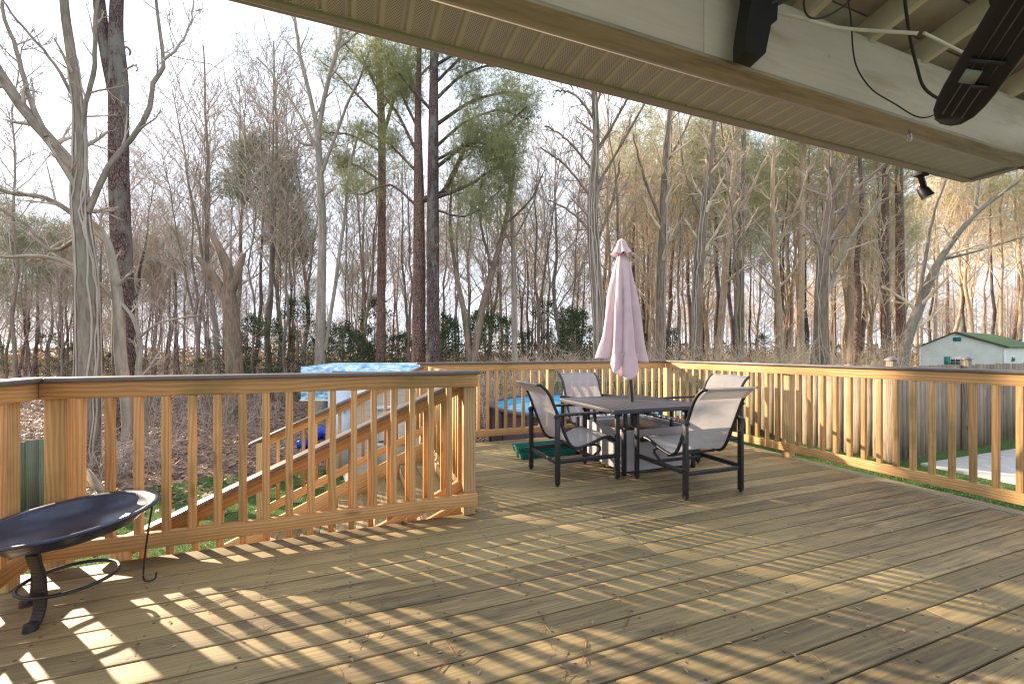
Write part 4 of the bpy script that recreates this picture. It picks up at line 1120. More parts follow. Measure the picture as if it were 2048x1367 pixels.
HPINE = [None, dict(n=10, f0=.2, len=(.35, .6), ang=(.4, .9), up=.08, w=.12, r=.5, seg=.4, rmin=.014),
         dict(n=5, f0=.3, len=(.35, .6), ang=(.4, .9), up=.10, w=.14, r=.5, seg=.3, rmin=.009),
         dict(n=3, f0=.2, len=(.4, .6), ang=(.4, .9), up=.12, w=.15, r=.6, seg=.3, rmin=.007)]
HDEAD = [None, dict(n=4, f0=.3, len=(.3, .6), ang=(.8, 1.4), up=.0, w=.12, r=.14, seg=.3, rmin=.008),
         dict(n=3, f0=.3, len=(.4, .6), ang=(.5, 1.1), up=.0, w=.15, r=.5, seg=.3, rmin=.005)]

hero("pine_tree", "thick reddish-barked pine forking high up, near the left edge", 12.2,
     [(252, "g", 40), (246, 600, 35), (240, 430, 34), (237, 330, 33), (237, 170, 32), (232, 60, 23), (236, -60, 20), (240, -280, 12)],
     [[(238, 100, 4), (255, 95, 4), (262, 110, 3)], [(240, 150, 4), (268, 130, 3), (275, 140, 2)]], BARK_PINED, TWIG_BROWN, 101, cfg=HDEAD, tn=16, tf=.12, tlen=1.0, ln=2, llen=.5,
     stems=[[(232, 195, 24), (214, 110, 22), (200, 20, 20), (192, -90, 17), (185, -280, 10)]])
hero("bare_tree", "big grey many-limbed bare tree with ivy stems, left of the forked pine", 9.5,
     [(172, "g", 42), (176, 640, 34), (170, 500, 30), (160, 400, 26), (160, 310, 20), (156, 210, 18), (141, 100, 16), (128, 0, 14), (118, -200, 8)],
     [[(152, 340, 23), (92, 272, 20), (42, 212, 19), (-5, 140, 18), (-60, 40, 15), (-140, -90, 9)],
      [(160, 305, 9), (168, 225, 8), (186, 150, 8), (192, 60, 7), (202, -60, 4)],
      [(158, 435, 11), (95, 398, 9), (20, 385, 8), (-80, 350, 5)],
      [(95, 275, 10), (62, 205, 9), (38, 120, 8), (10, 40, 6), (-10, -60, 4)],
      [(150, 200, 7), (110, 130, 6), (60, 70, 5), (10, 10, 4), (-40, -60, 3)],
      [(176, 425, 11), (216, 335, 10), (262, 277, 9), (300, 216, 9), (306, 168, 8), (327, 135, 7), (319, 70, 6), (313, 0, 5), (318, -80, 3)],
      [(327, 120, 5), (356, 95, 4), (380, 50, 3), (386, -10, 3)],
      [(152, 480, 8), (100, 500, 7), (40, 440, 5), (-20, 410, 4)]],
     BARK_GREY, TWIG_GREY, 102, cfg=HFINE, tn=9, tf=.25, tlen=1.8, ln=8, llen=1.6, vine=12)
hero("bare_tree", "slim pale smooth-barked tree curving to the upper left in front of the forked pine", 10,
     [(262, "g", 24), (254, 800, 21), (242, 720, 20), (237, 620, 19), (228, 545, 16), (213, 480, 13), (180, 440, 10), (140, 390, 6)],
     [[(238, 608, 9), (200, 570, 9), (150, 532, 9), (82, 513, 8), (0, 514, 6), (-70, 500, 4)], [(150, 532, 6), (100, 500, 5), (150, 470, 4), (165, 445, 3)]],
     BARK_PALE, TWIG_GREY, 103, tn=8, tf=.5, tlen=1.6, ln=8, llen=1.3,
     stems=[[(284, "g", 22), (282, 800, 18), (277, 742, 11), (281, 690, 8), (268, 640, 7), (243, 606, 6)], [(281, 672, 5), (316, 647, 5), (360, 636, 4), (404, 630, 3)]])
hero("dead_tree", "broken dead snag with three stubs and a bare pale foot, behind the left railing", 16,
     [(468, "g", 38), (470, 790, 34), (467, 700, 29), (463, 640, 28), (458, 600, 28), (456, 575, 24)], [], BARK_BROWN, TWIG_GREY, 104, tn=5, tf=.5, tlen=1.2,
     stems=[[(459, 605, 24), (458, 550, 22), (442, 505, 17), (425, 472, 11)], [(456, 610, 20), (432, 560, 16), (410, 532, 12), (394, 514, 7)], [(464, 580, 17), (478, 535, 14), (488, 506, 9)]], cfg=HDEAD)
hero("bare_tree", "straight pale tulip tree with a forked top, rising over the pale blue canopy", 18,
     [(638, "g", 24), (640, 720, 20), (642, 600, 18), (645, 450, 15), (640, 350, 13), (636, 262, 11)],
     [[(636, 265, 9), (622, 200, 8), (602, 120, 7), (592, 60, 6), (580, -60, 4)], [(636, 300, 7), (600, 230, 5), (560, 170, 4), (515, 115, 3)], [(637, 262, 9), (652, 180, 8), (674, 100, 7), (690, 20, 5), (700, -80, 3)],
      [(642, 350, 7), (668, 280, 6), (692, 215, 5), (722, 150, 4), (742, 90, 3)], [(632, 290, 5), (600, 285, 4), (560, 240, 3), (500, 200, 2)], [(674, 100, 5), (720, 60, 4), (760, 20, 3)],
      [(650, 700, 7), (672, 560, 7), (690, 430, 6), (700, 330, 5), (725, 240, 4)]],
     BARK_PALE, TWIG_GREY, 105, tn=8, tf=.6, tlen=2.6, ln=9, llen=2.4)
ND = dict(nn=5, ln=.22, wd=.013, mult=6, jit=.28)
hero("pine_tree", "slender straight pine left of the twin pines, its top hidden by the eave", 20,
     [(760, "g", 21), (762, 600, 17), (764, 400, 15), (763, 250, 15), (757, 90, 13), (755, -60, 11), (755, -220, 7)],
     [[(768, 265, 7), (790, 190, 7), (815, 110, 6), (832, 50, 5)], [(757, 235, 5), (715, 190, 4), (675, 150, 3), (640, 120, 2)], [(757, 300, 5), (700, 270, 4), (650, 265, 3)], [(757, 170, 5), (720, 120, 4), (690, 90, 3)], [(757, 360, 5), (710, 330, 4), (680, 335, 2)],
      [(764, 220, 5), (790, 180, 3), (815, 160, 2)]],
     BARK_PINE, TWIG_BROWN, 106, cfg=HPINE, tn=14, tf=.55, tlen=3.0, ln=7, llen=1.9, needles=NEEDLEY, nargs=ND)
hero("pine_tree", "left one of the twin thick pines close together at the centre", 17,
     [(836, "g", 29), (838, 600, 25), (838, 400, 21), (836, 250, 14), (838, 120, 10), (838, -40, 8), (838, -180, 4)],
     [[(832, 300, 7), (790, 220, 6), (750, 170, 4), (720, 100, 3)], [(830, 340, 6), (780, 290, 4), (730, 260, 3)], [(845, 400, 13), (885, 385, 11), (910, 340, 10), (932, 290, 7), (945, 240, 4)], [(832, 250, 6), (800, 180, 5), (780, 110, 4)],
      [(832, 410, 6), (780, 370, 4), (720, 390, 3), (690, 370, 2)]],
     BARK_PINE, TWIG_BROWN, 107, cfg=HPINE, tn=12, tf=.5, tlen=2.6, ln=7, llen=1.8, needles=NEEDLEY, nargs=ND)
hero("pine_tree", "right one of the twin thick pines, with long boughs of needles reaching right", 16.5,
     [(866, "g", 29), (866, 600, 25), (866, 400, 23), (867, 250, 20), (868, 110, 16), (868, -60, 12), (868, -220, 6)],
     [[(872, 335, 8), (930, 292, 6), (1000, 258, 5), (1055, 215, 3)], [(872, 250, 8), (940, 205, 6), (1010, 185, 4), (1062, 190, 2)], [(870, 295, 7), (930, 245, 5), (1000, 220, 4), (1055, 240, 2)], [(870, 200, 7), (920, 155, 5), (975, 132, 4), (1035, 135, 2)],
      [(872, 395, 9), (925, 375, 7), (990, 335, 4), (1025, 290, 2)], [(872, 165, 6), (930, 112, 5), (1000, 95, 3)], [(872, 320, 6), (950, 285, 5), (1010, 310, 3)], [(862, 220, 6), (800, 150, 5), (770, 110, 3)], [(870, 420, 5), (940, 430, 3), (1020, 360, 2)],
      [(872, 130, 6), (940, 90, 4), (1010, 60, 3)], [(930, 292, 5), (985, 300, 4), (1020, 330, 2)]],
     BARK_PINED, TWIG_BROWN, 108, cfg=HPINE, tn=8, tf=.6, tlen=2.2, ln=9, llen=1.9, needles=NEEDLEY, nargs=dict(nn=5, ln=.22, wd=.013, mult=6, jit=.28))
hero("bare_tree", "vine-covered bare tree directly behind the closed umbrella", 15,
     [(1198, "g", 24), (1196, 640, 21), (1188, 500, 22), (1185, 420, 20), (1190, 330, 16), (1192, 260, 13), (1188, 180, 11), (1184, 60, 8), (1186, -60, 4)],
     [[(1195, 300, 6), (1240, 225, 5), (1275, 150, 4), (1290, 80, 3)], [(1195, 370, 6), (1245, 285, 5), (1292, 200, 4), (1330, 130, 3)], [(1188, 345, 5), (1140, 285, 4), (1090, 250, 3)], [(1186, 400, 5), (1130, 330, 4), (1080, 295, 3)], [(1190, 240, 5), (1150, 190, 4), (1110, 180, 3)], [(1184, 470, 6), (1150, 430, 4), (1100, 400, 3)],
      [(1196, 480, 6), (1225, 400, 5), (1240, 320, 4)]],
     BARK_BROWN, TWIG_BROWN, 109, tn=12, tf=.3, tlen=2.4, ln=7, llen=1.8, vine=14)
hero("bare_tree", "dark leaning bare tree just left of the umbrella, splitting low into two stems", 17,
     [(930, "g", 16), (960, 640, 14), (985, 540, 12), (1010, 450, 9), (1030, 330, 6)], [[(985, 540, 6), (960, 440, 5), (965, 350, 3)], [(1010, 450, 5), (1060, 400, 4), (1090, 340, 2)]],
     BARK_BROWN, TWIG_BROWN, 110, tn=8, tf=.3, tlen=2.2, ln=7, llen=1.6, stems=[[(952, "g", 12), (930, 640, 11), (915, 560, 9), (900, 450, 6), (905, 360, 4)]])
hero("bare_tree", "slim pale upright tree between the twin pines and the umbrella", 18,
     [(1030, "g", 12), (1028, 600, 11), (1026, 480, 9), (1020, 380, 7), (1015, 290, 4)], [[(1027, 480, 4), (1060, 420, 3), (1085, 350, 2)], [(1026, 500, 4), (995, 430, 3), (975, 380, 2)]], BARK_PALE, TWIG_GREY, 111, tn=9, tf=.35, tlen=2.2, ln=7, llen=1.6)
rightset = [
    ("first thick brown tree right of the umbrella, ivy at its foot", 17, [(1320, "g", 20), (1322, 600, 18), (1326, 450, 15), (1332, 300, 11), (1348, 150, 7), (1355, 20, 4)], [[(1326, 450, 6), (1290, 360, 5), (1265, 270, 3)], [(1330, 330, 6), (1370, 260, 4), (1400, 180, 3)]], BARK_BROWN, TWIG_TAN, 6),
    ("straight dark tree behind the right chair, bending a little right at the top", 16.5, [(1394, "g", 22), (1395, 600, 20), (1404, 460, 17), (1418, 340, 13), (1430, 210, 9), (1436, 60, 5)], [[(1404, 440, 6), (1370, 350, 4), (1360, 270, 3)], [(1415, 350, 6), (1460, 290, 4), (1500, 230, 3)]], BARK_BROWN, TWIG_TAN, 8),
    ("leaning tan tree crossing behind the second chair", 20, [(1430, "g", 14), (1446, 600, 13), (1458, 450, 11), (1470, 300, 8), (1478, 160, 5)], [[(1458, 450, 5), (1500, 380, 4), (1540, 300, 3)]], BARK_TAN, TWIG_TAN, 0),
    ("upright brown tree left of the mid railing post", 21, [(1480, "g", 15), (1480, 560, 14), (1484, 380, 11), (1488, 240, 8), (1490, 100, 4)], [[(1484, 380, 5), (1450, 300, 4), (1440, 220, 3)]], BARK_BROWN, TWIG_TAN, 4),
    ("slender tree just behind the mid railing post, slightly curved", 19, [(1566, "g", 14), (1558, 620, 12), (1548, 500, 10), (1545, 380, 8), (1550, 260, 5)], [[(1548, 500, 5), (1590, 420, 4), (1620, 330, 3)]], BARK_TAN, TWIG_TAN, 0),
    ("dark thick tree with two arms spreading right, above the sunlit fence", 15.5, [(1648, "g", 24), (1642, 620, 23), (1648, 500, 19), (1662, 400, 13), (1660, 300, 9), (1652, 180, 5)], [[(1650, 500, 10), (1680, 440, 9), (1712, 380, 7), (1770, 330, 5), (1840, 290, 3)], [(1680, 440, 6), (1672, 370, 5), (1690, 320, 4)]], BARK_BROWN, TWIG_BROWN, 6),
    ("pale crooked tree leaning right in front of the dark two-armed tree", 17.5, [(1618, "g", 11), (1638, 640, 10), (1665, 560, 9), (1700, 480, 6), (1760, 400, 4)], [[(1665, 560, 4), (1640, 480, 3), (1630, 400, 2)]], BARK_PALE, TWIG_TAN, 0),
    ("grey bent tree leaning over the roof of the neighbour's house", 19, [(1800, "g", 22), (1808, 700, 20), (1836, 620, 16), (1880, 520, 12), (1950, 430, 8), (2040, 360, 5)], [[(1836, 620, 7), (1850, 520, 6), (1870, 420, 4), (1900, 340, 3)], [(1880, 520, 6), (1960, 500, 4), (2060, 470, 3)], [(1950, 430, 5), (1960, 350, 3)]], BARK_GREY, TWIG_TAN, 3)]
for k, (lab, D, tr, lb, tb, cb, vn) in enumerate(rightset):
    hero("bare_tree", lab, D, tr, lb, tb, cb, 120 + k, tn=14, tf=.28, tlen=3.0, ln=8, llen=2.2, vine=vn or None)
for k, (lab, D, tr) in enumerate([("orange-lit straight pine left of the neighbour's house", 24, [(1771, "g", 15), (1770, 500, 13), (1772, 300, 11), (1775, 120, 7)]),
                                  ("second orange-lit pine, between the first one and the house", 25, [(1802, "g", 16), (1800, 500, 14), (1798, 330, 12), (1800, 120, 7)]),
                                  ("sunlit pine trunk over the mid railing post", 25, [(1600, "g", 13), (1603, 500, 12), (1606, 300, 10), (1608, 80, 6)]),
                                  ("sunlit pine trunk over the sunlit fence", 27, [(1700, "g", 13), (1702, 480, 12), (1700, 300, 10), (1704, 80, 6)])]):
    hero("pine_tree", lab, D, tr, [], BARK_TAN if k > 1 else BARK_PINE, TWIG_TAN, 140 + k, cfg=HPINE, tn=24, tf=.55, tlen=3.4, needles=NEEDLEY, nargs=ND)

# ---- woods: copies placed among the trees above
def wood(n, pxr, Dr, kinds, lab, group, mats, scr=(.85, 1.15), seed=1, weights=None, mind=1.2):
    rg = random.Random(seed); pts = []
    tries = 0
    while len(pts) < n and tries < 4000:
        tries += 1
        D = math.sqrt(rg.uniform(Dr[0] ** 2, Dr[1] ** 2)); px = rg.uniform(*pxr)
        p = at(px, 700, D)
        if any((p[0] - q[0]) ** 2 + (p[1] - q[1]) ** 2 < mind ** 2 for q in pts): continue
        # keep clear of pool, house
        c = FW * 10.3 + RT * 1.95
        if np.hypot(p[0] - c[0], p[1] - c[1]) < 3.4: continue
        if px > 1815 and 15 < D < 53: continue
        cap = 99.0          # crowns stay under the low sun's line to the deck, fence and umbrella
        for tx, ty, wd in ((1.5, 1.5, 4.6), (7.5, 5.5, 2.6), (2.7, 3.6, 1.0)):
            rx, ry = p[0] - tx, p[1] - ty; al = rx * cos(R(129)) + ry * sin(R(129)); off = abs(rx * sin(R(129)) - ry * cos(R(129)))
            if al > 8 and off < wd: cap = min(cap, al * .262 + 2.3)
        kd = rg.choices(kinds, weights)[0]
        mt = dict(mats(rg)) if callable(mats) else mats
        sc_ = rg.uniform(*scr)
        if rg.random() < .93: sc_ = min(sc_, cap / (4 if kd == "holly" else 15.5 if kd == "slim" else 22 if kd == "pine" else 20))
        if sc_ < .36: continue
        pts.append(p)
        place(kd, p[0], p[1], sc_, lab, group=group, mats=mt)
barkL = lambda rg: {"trunk": rg.choice((BARK_GREY, BARK_BROWN, BARK_PINED, BARK_BROWN)), "crown": rg.choice((TWIG_GREY, TWIG_BROWN))}
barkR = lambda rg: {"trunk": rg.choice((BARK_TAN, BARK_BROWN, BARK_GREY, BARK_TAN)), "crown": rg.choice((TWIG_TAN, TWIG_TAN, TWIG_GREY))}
pineM = lambda m: (lambda rg: {"needles": m, "trunk": rg.choice((BARK_PINE, BARK_PINED))})
wood(44, (-90, 500), (17, 50), ["tall", "spread", "slim"], "bare grey tree in the wood behind the left railing", "bare trees in the left woods", barkL, seed=2, weights=(4, 3, 3))
wood(38, (480, 1180), (24, 60), ["tall", "slim"], "slim bare tree in the open wood beyond the shed and pool", "bare trees in the middle woods", barkL, (.9, 1.2), seed=3, weights=(2, 5))
wood(64, (1200, 2150), (18, 52), ["tall", "spread", "slim"], "sunlit bare tree in the dense wood on the right", "bare trees in the right woods", barkR, (.9, 1.2), seed=4, weights=(5, 2, 4), mind=1.0)
wood(12, (-60, 470), (28, 55), ["pine"], "tall pine in the wood behind the left railing", "pines in the left woods", pineM(NEEDLE), (.72, .95), seed=5, mind=2.5)
wood(7, (560, 1180), (38, 60), ["pine"], "distant pine in the open middle wood", "pines in the middle woods", pineM(NEEDLE), (.7, .85), seed=6, mind=2.5)
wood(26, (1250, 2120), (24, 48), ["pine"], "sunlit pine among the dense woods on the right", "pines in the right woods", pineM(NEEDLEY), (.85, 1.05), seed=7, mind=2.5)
for (px, D, sc, lab) in ((507, 30, .92, "pine with a dense rounded dark green top above the dead snag"), (580, 36, .84, "smaller pine beside the round-topped one")):
    p = at(px, 700, D); place("densepine", p[0], p[1], sc, lab)
for k, (px, D, kd, sc) in enumerate(((372, 19, "slim", 1.15), (338, 24, "slim", 1.35), (300, 27, "slim", 1.4), (410, 26, "slim", 1.35), (500, 22, "slim", 1.35), (540, 25, "tall", 1.1), (575, 23, "slim", 1.45), (600, 31, "tall", 1.15), (20, 21, "slim", 1.3), (60, 30, "tall", 1.1), (105, 24, "slim", 1.5), (120, 33, "tall", 1.15), (350, 22, "spread", 1.1), (440, 27, "tall", 1.15), (525, 24, "slim", 1.3), (590, 27, "slim", 1.5), (475, 30, "tall", 1.2), (560, 34, "tall", 1.25), (395, 33, "tall", 1.2))):
    p = at(px, 700, D); rx, ry = p[0] - 7.6, p[1] - 5.2
    if abs(rx * sin(R(129)) - ry * cos(R(129))) < 2.6: continue
    place(kd, p[0], p[1], sc, "tall slender bare tree rising high among the left woods", group="tall slender trees on the left", mats={"trunk": BARK_GREY, "crown": TWIG_GREY}, i=k % len(PR[kd]))
for k, (px, D, kd, sc) in enumerate(((690, 26, "slim", 1.3), (715, 33, "tall", 1.0), (905, 24, "slim", 1.25), (940, 30, "tall", .95), (975, 24, "slim", 1.1), (1075, 23, "spread", 1.0), (1105, 29, "tall", 1.0), (1145, 22, "slim", 1.3), (1240, 22, "slim", 1.4), (1000, 34, "tall", 1.0), (810, 30, "tall", 1.1), (730, 24, "spread", 1.1), (1120, 25, "spread", 1.15), (985, 26, "spread", 1.05), (890, 34, "tall", 1.1))):
    p = at(px, 700, D); place(kd, p[0], p[1], sc, "tall slender bare tree in the middle woods", group="tall slender trees in the middle", mats={"trunk": BARK_BROWN if k % 2 else BARK_GREY, "crown": TWIG_GREY}, i=k % len(PR[kd]))
for k, (px, D, kd, sc) in enumerate(((1835, 55, "tall", 1.6), (1858, 60, "pine", 1.4), (1880, 54, "tall", 1.5), (1905, 58, "tall", 1.65), (1925, 56, "pine", 1.45), (1950, 54, "tall", 1.6), (1972, 60, "tall", 1.6), (1990, 56, "pine", 1.4), (2010, 55, "tall", 1.6), (2035, 57, "tall", 1.7), (2060, 54, "tall", 1.6), (2090, 58, "pine", 1.5), (1868, 66, "tall", 1.7), (1938, 66, "tall", 1.7), (2025, 67, "pine", 1.6), (1895, 70, "pine", 1.6))):
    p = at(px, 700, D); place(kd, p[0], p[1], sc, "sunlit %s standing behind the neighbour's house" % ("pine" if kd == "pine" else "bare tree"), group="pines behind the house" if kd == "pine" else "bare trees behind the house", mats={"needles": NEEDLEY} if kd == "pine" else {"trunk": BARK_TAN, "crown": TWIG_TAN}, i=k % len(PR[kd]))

# ---- holly understory
def holly(seed, h=4.0, r=1.3, n=2600):
    g = np.random.default_rng(seed); t = Tree(seed)
    P = np.array([(0, 0, 0), (.03, .02, h * .4), (-.03, .04, h * .8), (0, 0, h)]); P, rr = t.main(P, np.array((.05, .04, .025, .008)), 12)
    cfg = [None, dict(n=26, f0=.08, len=(.28, .38), ang=(1.0, 1.5), up=.03, w=.1, r=.4, seg=.4, rmin=.006, tl=.75), dict(n=5, f0=.2, len=(.4, .6), ang=(.5, 1), up=.02, w=.15, r=.5, seg=.3, rmin=.004)]
    t.spawn(P, rr, 1, cfg, h)
    tp = np.array([a for a, _ in t.tips]); c = tp[g.integers(0, len(tp), n)] + g.normal(0, .10, (n, 3))
    u = g.normal(0, 1, (n, 3)); u /= np.linalg.norm(u, axis=1, keepdims=True); v = np.cross(u, g.normal(0, 1, (n, 3))); v /= np.linalg.norm(v, axis=1, keepdims=True)
    s = g.uniform(.03, .06, (n, 1)); V = np.stack([c - u * s, c + v * s * .55, c + u * s, c - v * s * .55], 1).reshape(-1, 3)
    m = MB(); m.add(V, np.arange(4 * n).reshape(-1, 4), np.zeros((n * 4, 2)))
    root = empty("holly_tree"); t.trunk.build("trunk", BARK_GREY, root, True); t.crown.build("branches", TWIG_BROWN, root, True); m.build("leaves", HOLLY, root); return root
PR["holly"] = [holly(61), holly(62, 3.4, 1.2), holly(63, 4.6, 1.5, 3200)]
wood(38, (420, 1180), (20, 36), ["holly"], "green holly in the understory beyond the shed", "hollies in the understory", None, (.8, 1.25), seed=8, mind=1.0)
wood(5, (1200, 1560), (24, 36), ["holly"], "green holly low among the right-hand trees", "hollies in the right woods", None, (.6, .9), seed=9)

# ---- underbrush, saplings, distant woods (uncountable)
def brush(name, n, pxr, Dr, hr, m, lab_seed, seed, r=.006, arch=.35, sides=3, leafm=None):
    g = np.random.default_rng(seed); mb = MB()
    D = np.sqrt(g.uniform(Dr[0] ** 2, Dr[1] ** 2, n)); px = g.uniform(pxr[0], pxr[1], n); X = (px - 1024) / F * D
    bx_ = FW[0] * D + RT[0] * X; by = FW[1] * D + RT[1] * X; bz = gz(bx_, by)
    c = FW * 10.3 + RT * 1.95
    for i in range(n):
        if math.hypot(bx_[i] - c[0], by[i] - c[1]) < 2.65: continue
        h = g.uniform(*hr); a = g.uniform(0, 6.28); d = np.array((cos(a), sin(a), 0)); t = np.linspace(0, 1, 6)[:, None]
        P = np.array((bx_[i], by[i], bz[i] - .05)) + d * (arch * h * t ** 1.8) * g.uniform(.2, 1.3) + np.array((0, 0, h)) * (t - .28 * t ** 3 * arch * 2) + np.cumsum(g.normal(0, .03 * h, (6, 3)), 0) * t
        mb.tube(P, r * g.uniform(.6, 1.4) * (1 - .6 * t[:, 0]), sides)
        for k in range(3):
            j = g.integers(2, 5); q = P[j]; e = unit(g.normal(0, 1, 3) + (0, 0, .6)) * h * g.uniform(.15, .35)
            mb.tube(np.array([q, q + e * .5 + g.normal(0, .02, 3), q + e]), r * .6, 3)
    o = mb.build(name, m, None, True); tag(o, lab_seed, "undergrowth", kind="stuff"); return o
brush("underbrush", 1300, (900, 1420), (13.5, 22), (.8, 2.6), TWIG_TAN, "tangled dry undergrowth behind the pool", 71, .008)
brush("underbrush", 1100, (1400, 1820), (14, 30), (.8, 3.0), TWIG_TAN, "sunlit dry undergrowth beyond the wooden fence", 72, .009)
brush("underbrush", 420, (-60, 560), (11, 22), (.5, 1.8), TWIG_GREY, "grey twiggy undergrowth behind the left railing", 73, .007)
brush("underbrush", 170, (150, 330), (8.5, 10.5), (.5, 1.3), TWIG_GREY, "bluish-grey bush of twigs at the foot of the pale tree", 74, .006, .8)
brush("underbrush", 900, (380, 1200), (22, 40), (1.0, 3.2), TWIG_GREY, "pale twiggy understory between the trunks beyond the shed", 75, .010)
brush("underbrush", 500, (-80, 420), (22, 42), (1.0, 3.2), TWIG_BROWN, "brown twiggy understory deep in the left woods", 76, .011)
wood(9, (-40, 420), (20, 34), ["holly"], "dark green holly low in the left woods", "hollies in the left woods", None, (.5, .9), seed=10)
def distant():
    g = np.random.default_rng(81); mb = MB()
    for i in range(520):
        D = g.uniform(60, 105); px = g.uniform(-150, 2200)
        if px < 1180 and g.random() < .5: continue
        p = at(px, 700, D); z = gzf(p[0], p[1]); h = g.uniform(9, 15) * (1.15 if px > 1250 else .8 if 500 < px < 1150 else 1.0)
        P = np.array([(p[0], p[1], z), (p[0] + g.normal(0, .3), p[1], z + h * .5), (p[0] + g.normal(0, .5), p[1], z + h)]); mb.tube(P, [g.uniform(.08, .18), .08, .03], 4)
        for k in range(34):
            f = g.uniform(.25, 1); q = P[0] * (1 - f) + P[2] * f; a = g.uniform(0, 6.28); L = h * .26 * (1.25 - f)
            e = np.array((cos(a), sin(a), g.uniform(.3, 1.4))) * L; mb.tube(np.array([q, q + e * .5, q + e + g.normal(0, .3, 3)]), [.03, .02, .012], 3)
            for j in range(2):
                q2 = q + e * g.uniform(.3, .9); mb.tube(np.array([q2, q2 + g.normal(0, .5, 3) + (0, 0, .4), q2 + g.normal(0, .8, 3) + (0, 0, 1.2)]), .012, 3)
    o = mb.build("distant_woods", TWIG_GREY, None, True); tag(o, "far-off grey wood along the horizon", "woods", kind="stuff")
    m = MB(); n = 26000; D = g.uniform(45, 95, n); px = g.uniform(-150, 2200, n); X = (px - 1024) / F * D; x = FW[0] * D + RT[0] * X; y = FW[1] * D + RT[1] * X; z = gz(x, y) + g.uniform(0, 1, n) ** 1.6 * 3.2
    c = np.stack([x, y, z], 1); u = g.normal(0, .2, (n, 3)); v = g.normal(0, .2, (n, 3)); V = np.stack([c - u, c + v, c + u], 1).reshape(-1, 3); m.add(V, np.arange(3 * n).reshape(-1, 3), np.zeros((3 * n, 2)))
    o = m.build("distant_shrubs", leafmat("far_shrub_leaves", (.12, .10, .05), (.32, .19, .11), .06), None); tag(o, "rusty and green shrub layer far off in the woods", "shrubs", kind="stuff")
distant()

# ---- ground litter and grass
def litter():
    g = np.random.default_rng(91); n = 42000
    D = np.sqrt(g.uniform(36, 26 ** 2, n)); px = g.uniform(-60, 1300, n); X = (px - 1024) / F * D; x = FW[0] * D + RT[0] * X; y = FW[1] * D + RT[1] * X
    keep = (y - .25 * x > 9.3 + g.normal(0, 1.0, n)) & (np.hypot(x - (FW * 10.3 + RT * 1.95)[0], y - (FW * 10.3 + RT * 1.95)[1]) > 2.6); x, y = x[keep], y[keep]; n = len(x)
    c = np.stack([x, y, gz(x, y) + g.uniform(.005, .05, n)], 1); a = g.uniform(0, 6.28, n); s = g.uniform(.03, .075, n)[:, None]
    u = np.stack([np.cos(a), np.sin(a), g.normal(0, .35, n)], 1) * s; v = np.stack([-np.sin(a), np.cos(a), g.normal(0, .35, n)], 1) * s * .6
    V = np.stack([c - u, c + v, c + u, c - v], 1).reshape(-1, 3); m = MB(); m.add(V, np.arange(4 * n).reshape(-1, 4), np.zeros((4 * n, 2)))
    o = m.build("leaf_litter", leafmat("litter_leaves", (.15, .085, .055), (.42, .28, .20), 9.0, .15)); tag(o, "fallen brown leaves covering the woodland floor", "leaves", kind="stuff")
litter()
def grass():
    g = np.random.default_rng(92)
    def patch(n, fx, h):
        x, y = fx(n); z = gz(x, y); a = g.uniform(0, 6.28, len(x)); c = np.stack([x, y, z - .005], 1); s = np.stack([np.cos(a), np.sin(a), 0 * a], 1) * .004
        tip = c + np.stack([g.normal(0, .02, len(x)), g.normal(0, .02, len(x)), g.uniform(.4, 1, len(x)) * h], 1)
        return np.stack([c - s, c + s, tip], 1).reshape(-1, 3)
    def right(n): return g.uniform(4.76, 7.6, n), g.uniform(1.0, 9.0, n)
    def left(n):
        x = g.uniform(-5.5, 2.5, n); y = g.uniform(3.2, 10.5, n); k = ((y > 5.45) | (x < -1.35)) & (y - .25 * x + g.normal(0, .8, n) < 10.4); return x[k], y[k]
    V = np.concatenate([patch(52000, right, .06), patch(75000, left, .06)])
    m = MB(); m.add(V, np.arange(len(V)).reshape(-1, 3), np.zeros((len(V), 2))); o = m.build("grass", GRASSM); tag(o, "short green lawn grass round the deck", "grass", kind="stuff")
grass()
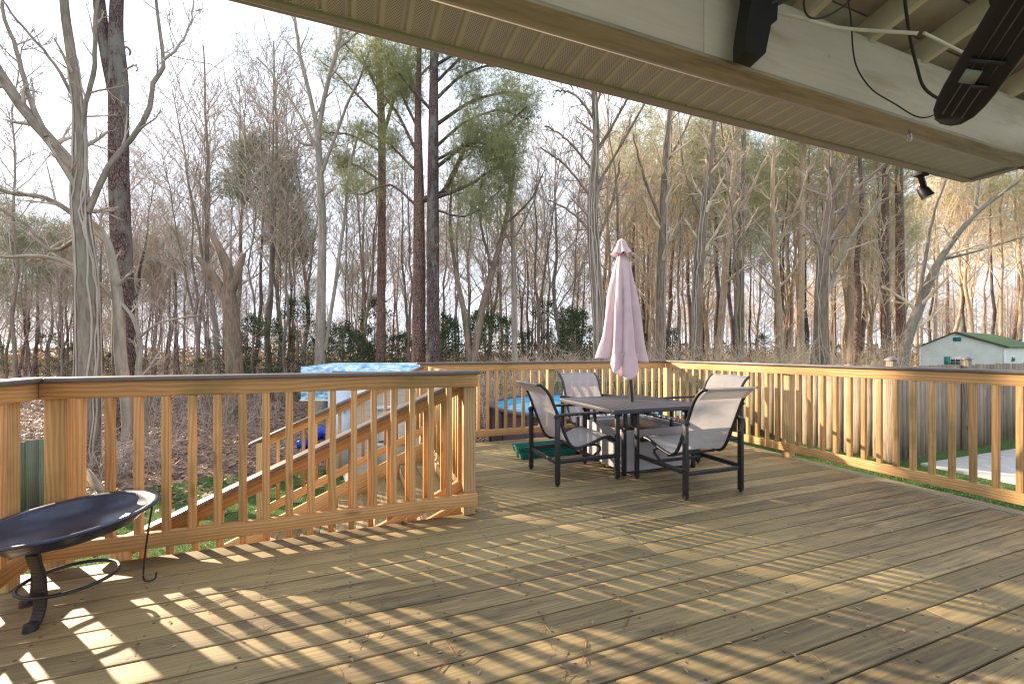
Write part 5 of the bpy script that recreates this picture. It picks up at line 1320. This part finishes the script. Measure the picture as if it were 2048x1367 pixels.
def debris():
    g = np.random.default_rng(93); m = MB()
    def cluster(px, py, k, L, ang):
        D = HC * F / (py - H); p = at(px, py, D)
        for i in range(min(k, 3)):
            a = ang + g.normal(0, .16); l = L * g.uniform(.7, 1.1); o_ = g.normal(0, .012, 2)
            q = np.array((p[0] + o_[0], p[1] + o_[1], .004)); d = np.array((cos(a), sin(a), 0)); t = np.linspace(-.5, .5, 5)[:, None]; nrm = np.array((-d[1], d[0], 0)); b = g.normal(0, .03)
            m.tube(q + d * t * l + nrm * b * (t ** 2) + (0, 0, .001 * i), .0009, 4)
    for px, py, k, L, a in ((1085, 1245, 5, .14, 1.2), (1255, 1240, 6, .15, .9), (1165, 1300, 6, .17, .9), (1345, 1260, 4, .10, .5), (1190, 1175, 4, .18, -.5), (1235, 1195, 5, .16, -.9), (895, 1320, 5, .16, .6), (425, 1205, 5, .22, .25), (160, 1208, 4, .25, .3), (1385, 1150, 3, .16, -.2), (690, 1078, 4, .2, .3), (370, 1190, 3, .1, .2), (1130, 1350, 4, .12, .2)): cluster(px, py, k, L, a)
    for i in range(70):
        cluster(g.uniform(60, 2000), 960 + 400 * g.uniform(0, 1) ** .8, 1, g.uniform(.04, .16), g.uniform(0, 3.14))
    tag(m.build("pine_straw", NEEDLEDRY), "fallen red-brown pine needles scattered on the deck boards", "needles", kind="stuff")
    m = MB(); n = 170
    for i in range(n):
        px = g.uniform(20, 2040); py = 930 + 430 * g.uniform(0, 1); D = HC * F / (py - H); p = at(px, py, D)
        if not (-1.6 < p[0] < 4.55 and p[1] < 5.3): continue
        if p[0] < .9 and p[1] > 2.95: continue
        s = g.uniform(.004, .012); a = g.uniform(0, 6.28); d = np.array((cos(a), sin(a), 0)); e = np.array((-d[1], d[0], 0)); c = np.array((p[0], p[1], .003))
        m.add(np.array([c - d * s * 1.6, c + e * s * .6 + (0, 0, .003), c + d * s * 1.6, c - e * s * .6 + (0, 0, .002)]), [[0, 1, 2, 3]])
    tag(m.build("seed_debris", leafmat("seed_scales", (.22, .13, .07), (.55, .42, .28), 6.0, .1)), "tiny seeds and leaf bits scattered over the deck", "seeds", kind="stuff")
    for lab, px, py, s, up in (("orange oak leaf caught on the boards under the near railing", 838, 1022, .05, .03), ("small curled brown leaf on the boards in front of the near railing", 808, 1046, .028, .018)):
        D = HC * F / (py - H); p = at(px, py, D); n = 14; t = np.linspace(0, 2 * pi, n, endpoint=False)
        r = s * (1 + .45 * np.cos(5 * t)) * np.where(np.abs(np.sin(t)) > .5, .7, 1.0); V = np.stack([r * np.cos(t), r * np.sin(t), up * (np.cos(t) ** 2) + .004], 1); V = np.vstack([V, (0, 0, .004)])
        m = MB(); m.add(V, [[i, (i + 1) % n, n] for i in range(n)]); o = m.build("fallen_leaf", LEAFDRY, None, True); o.location = (p[0], p[1], .002); o.rotation_euler = (.5 if s > .04 else 0, 0, 1.0); tag(o, lab, "leaf")
debris()

# ------------------------------------------------------------------ light
SAZ, SEL = R(129), R(16.3)
sd = bpy.data.lights.new("sun", "SUN"); sun = bpy.data.objects.new("sun", sd); COL.objects.link(sun)
sd.energy = 5.0; sd.angle = R(.7); sd.color = (1.0, .80, .56)
sv = np.array((cos(SAZ) * cos(SEL), sin(SAZ) * cos(SEL), sin(SEL)))
from mathutils import Vector
sun.rotation_euler = Vector(sv).to_track_quat("Z", "Y").to_euler()
w = bpy.data.worlds.new("World"); SC.world = w; w.use_nodes = True; nt = w.node_tree; q = N(nt)
sky = q.n("ShaderNodeTexSky"); sky.sky_type = "NISHITA"; sky.sun_disc = False; sky.sun_elevation = SEL; sky.sun_rotation = R(90) - SAZ
sky.air_density = 1.0; sky.dust_density = 1.2; sky.ozone_density = 1.2
bg = nt.nodes["Background"]; bg.inputs["Strength"].default_value = .086
cl = q.noise(q.mapping(q.coord("Generated"), (1.0, 1.0, 2.2)), 1.7, 5, .6)
cl = q.ramp(cl, [(.40, (.15, .15, .15)), (.56, (1, 1, 1))])
base = q.mix(.88, sky.outputs[0], (4.3, 5.3, 6.5))
q.l(q.mix(q.math("MULTIPLY", cl, .97), base, (5.7, 6.1, 6.9)), bg.inputs["Color"])
SC.view_settings.view_transform = "Standard"; SC.view_settings.look = "None"; SC.view_settings.gamma = 1.0; SC.view_settings.exposure = 1.70
SC.cycles.max_bounces = 6; SC.cycles.diffuse_bounces = 3; SC.cycles.transparent_max_bounces = 12; SC.cycles.use_denoising = True; SC.cycles.use_adaptive_sampling = False; SC.cycles.filter_width = 1.25; SC.cycles.sample_clamp_indirect = 4.0
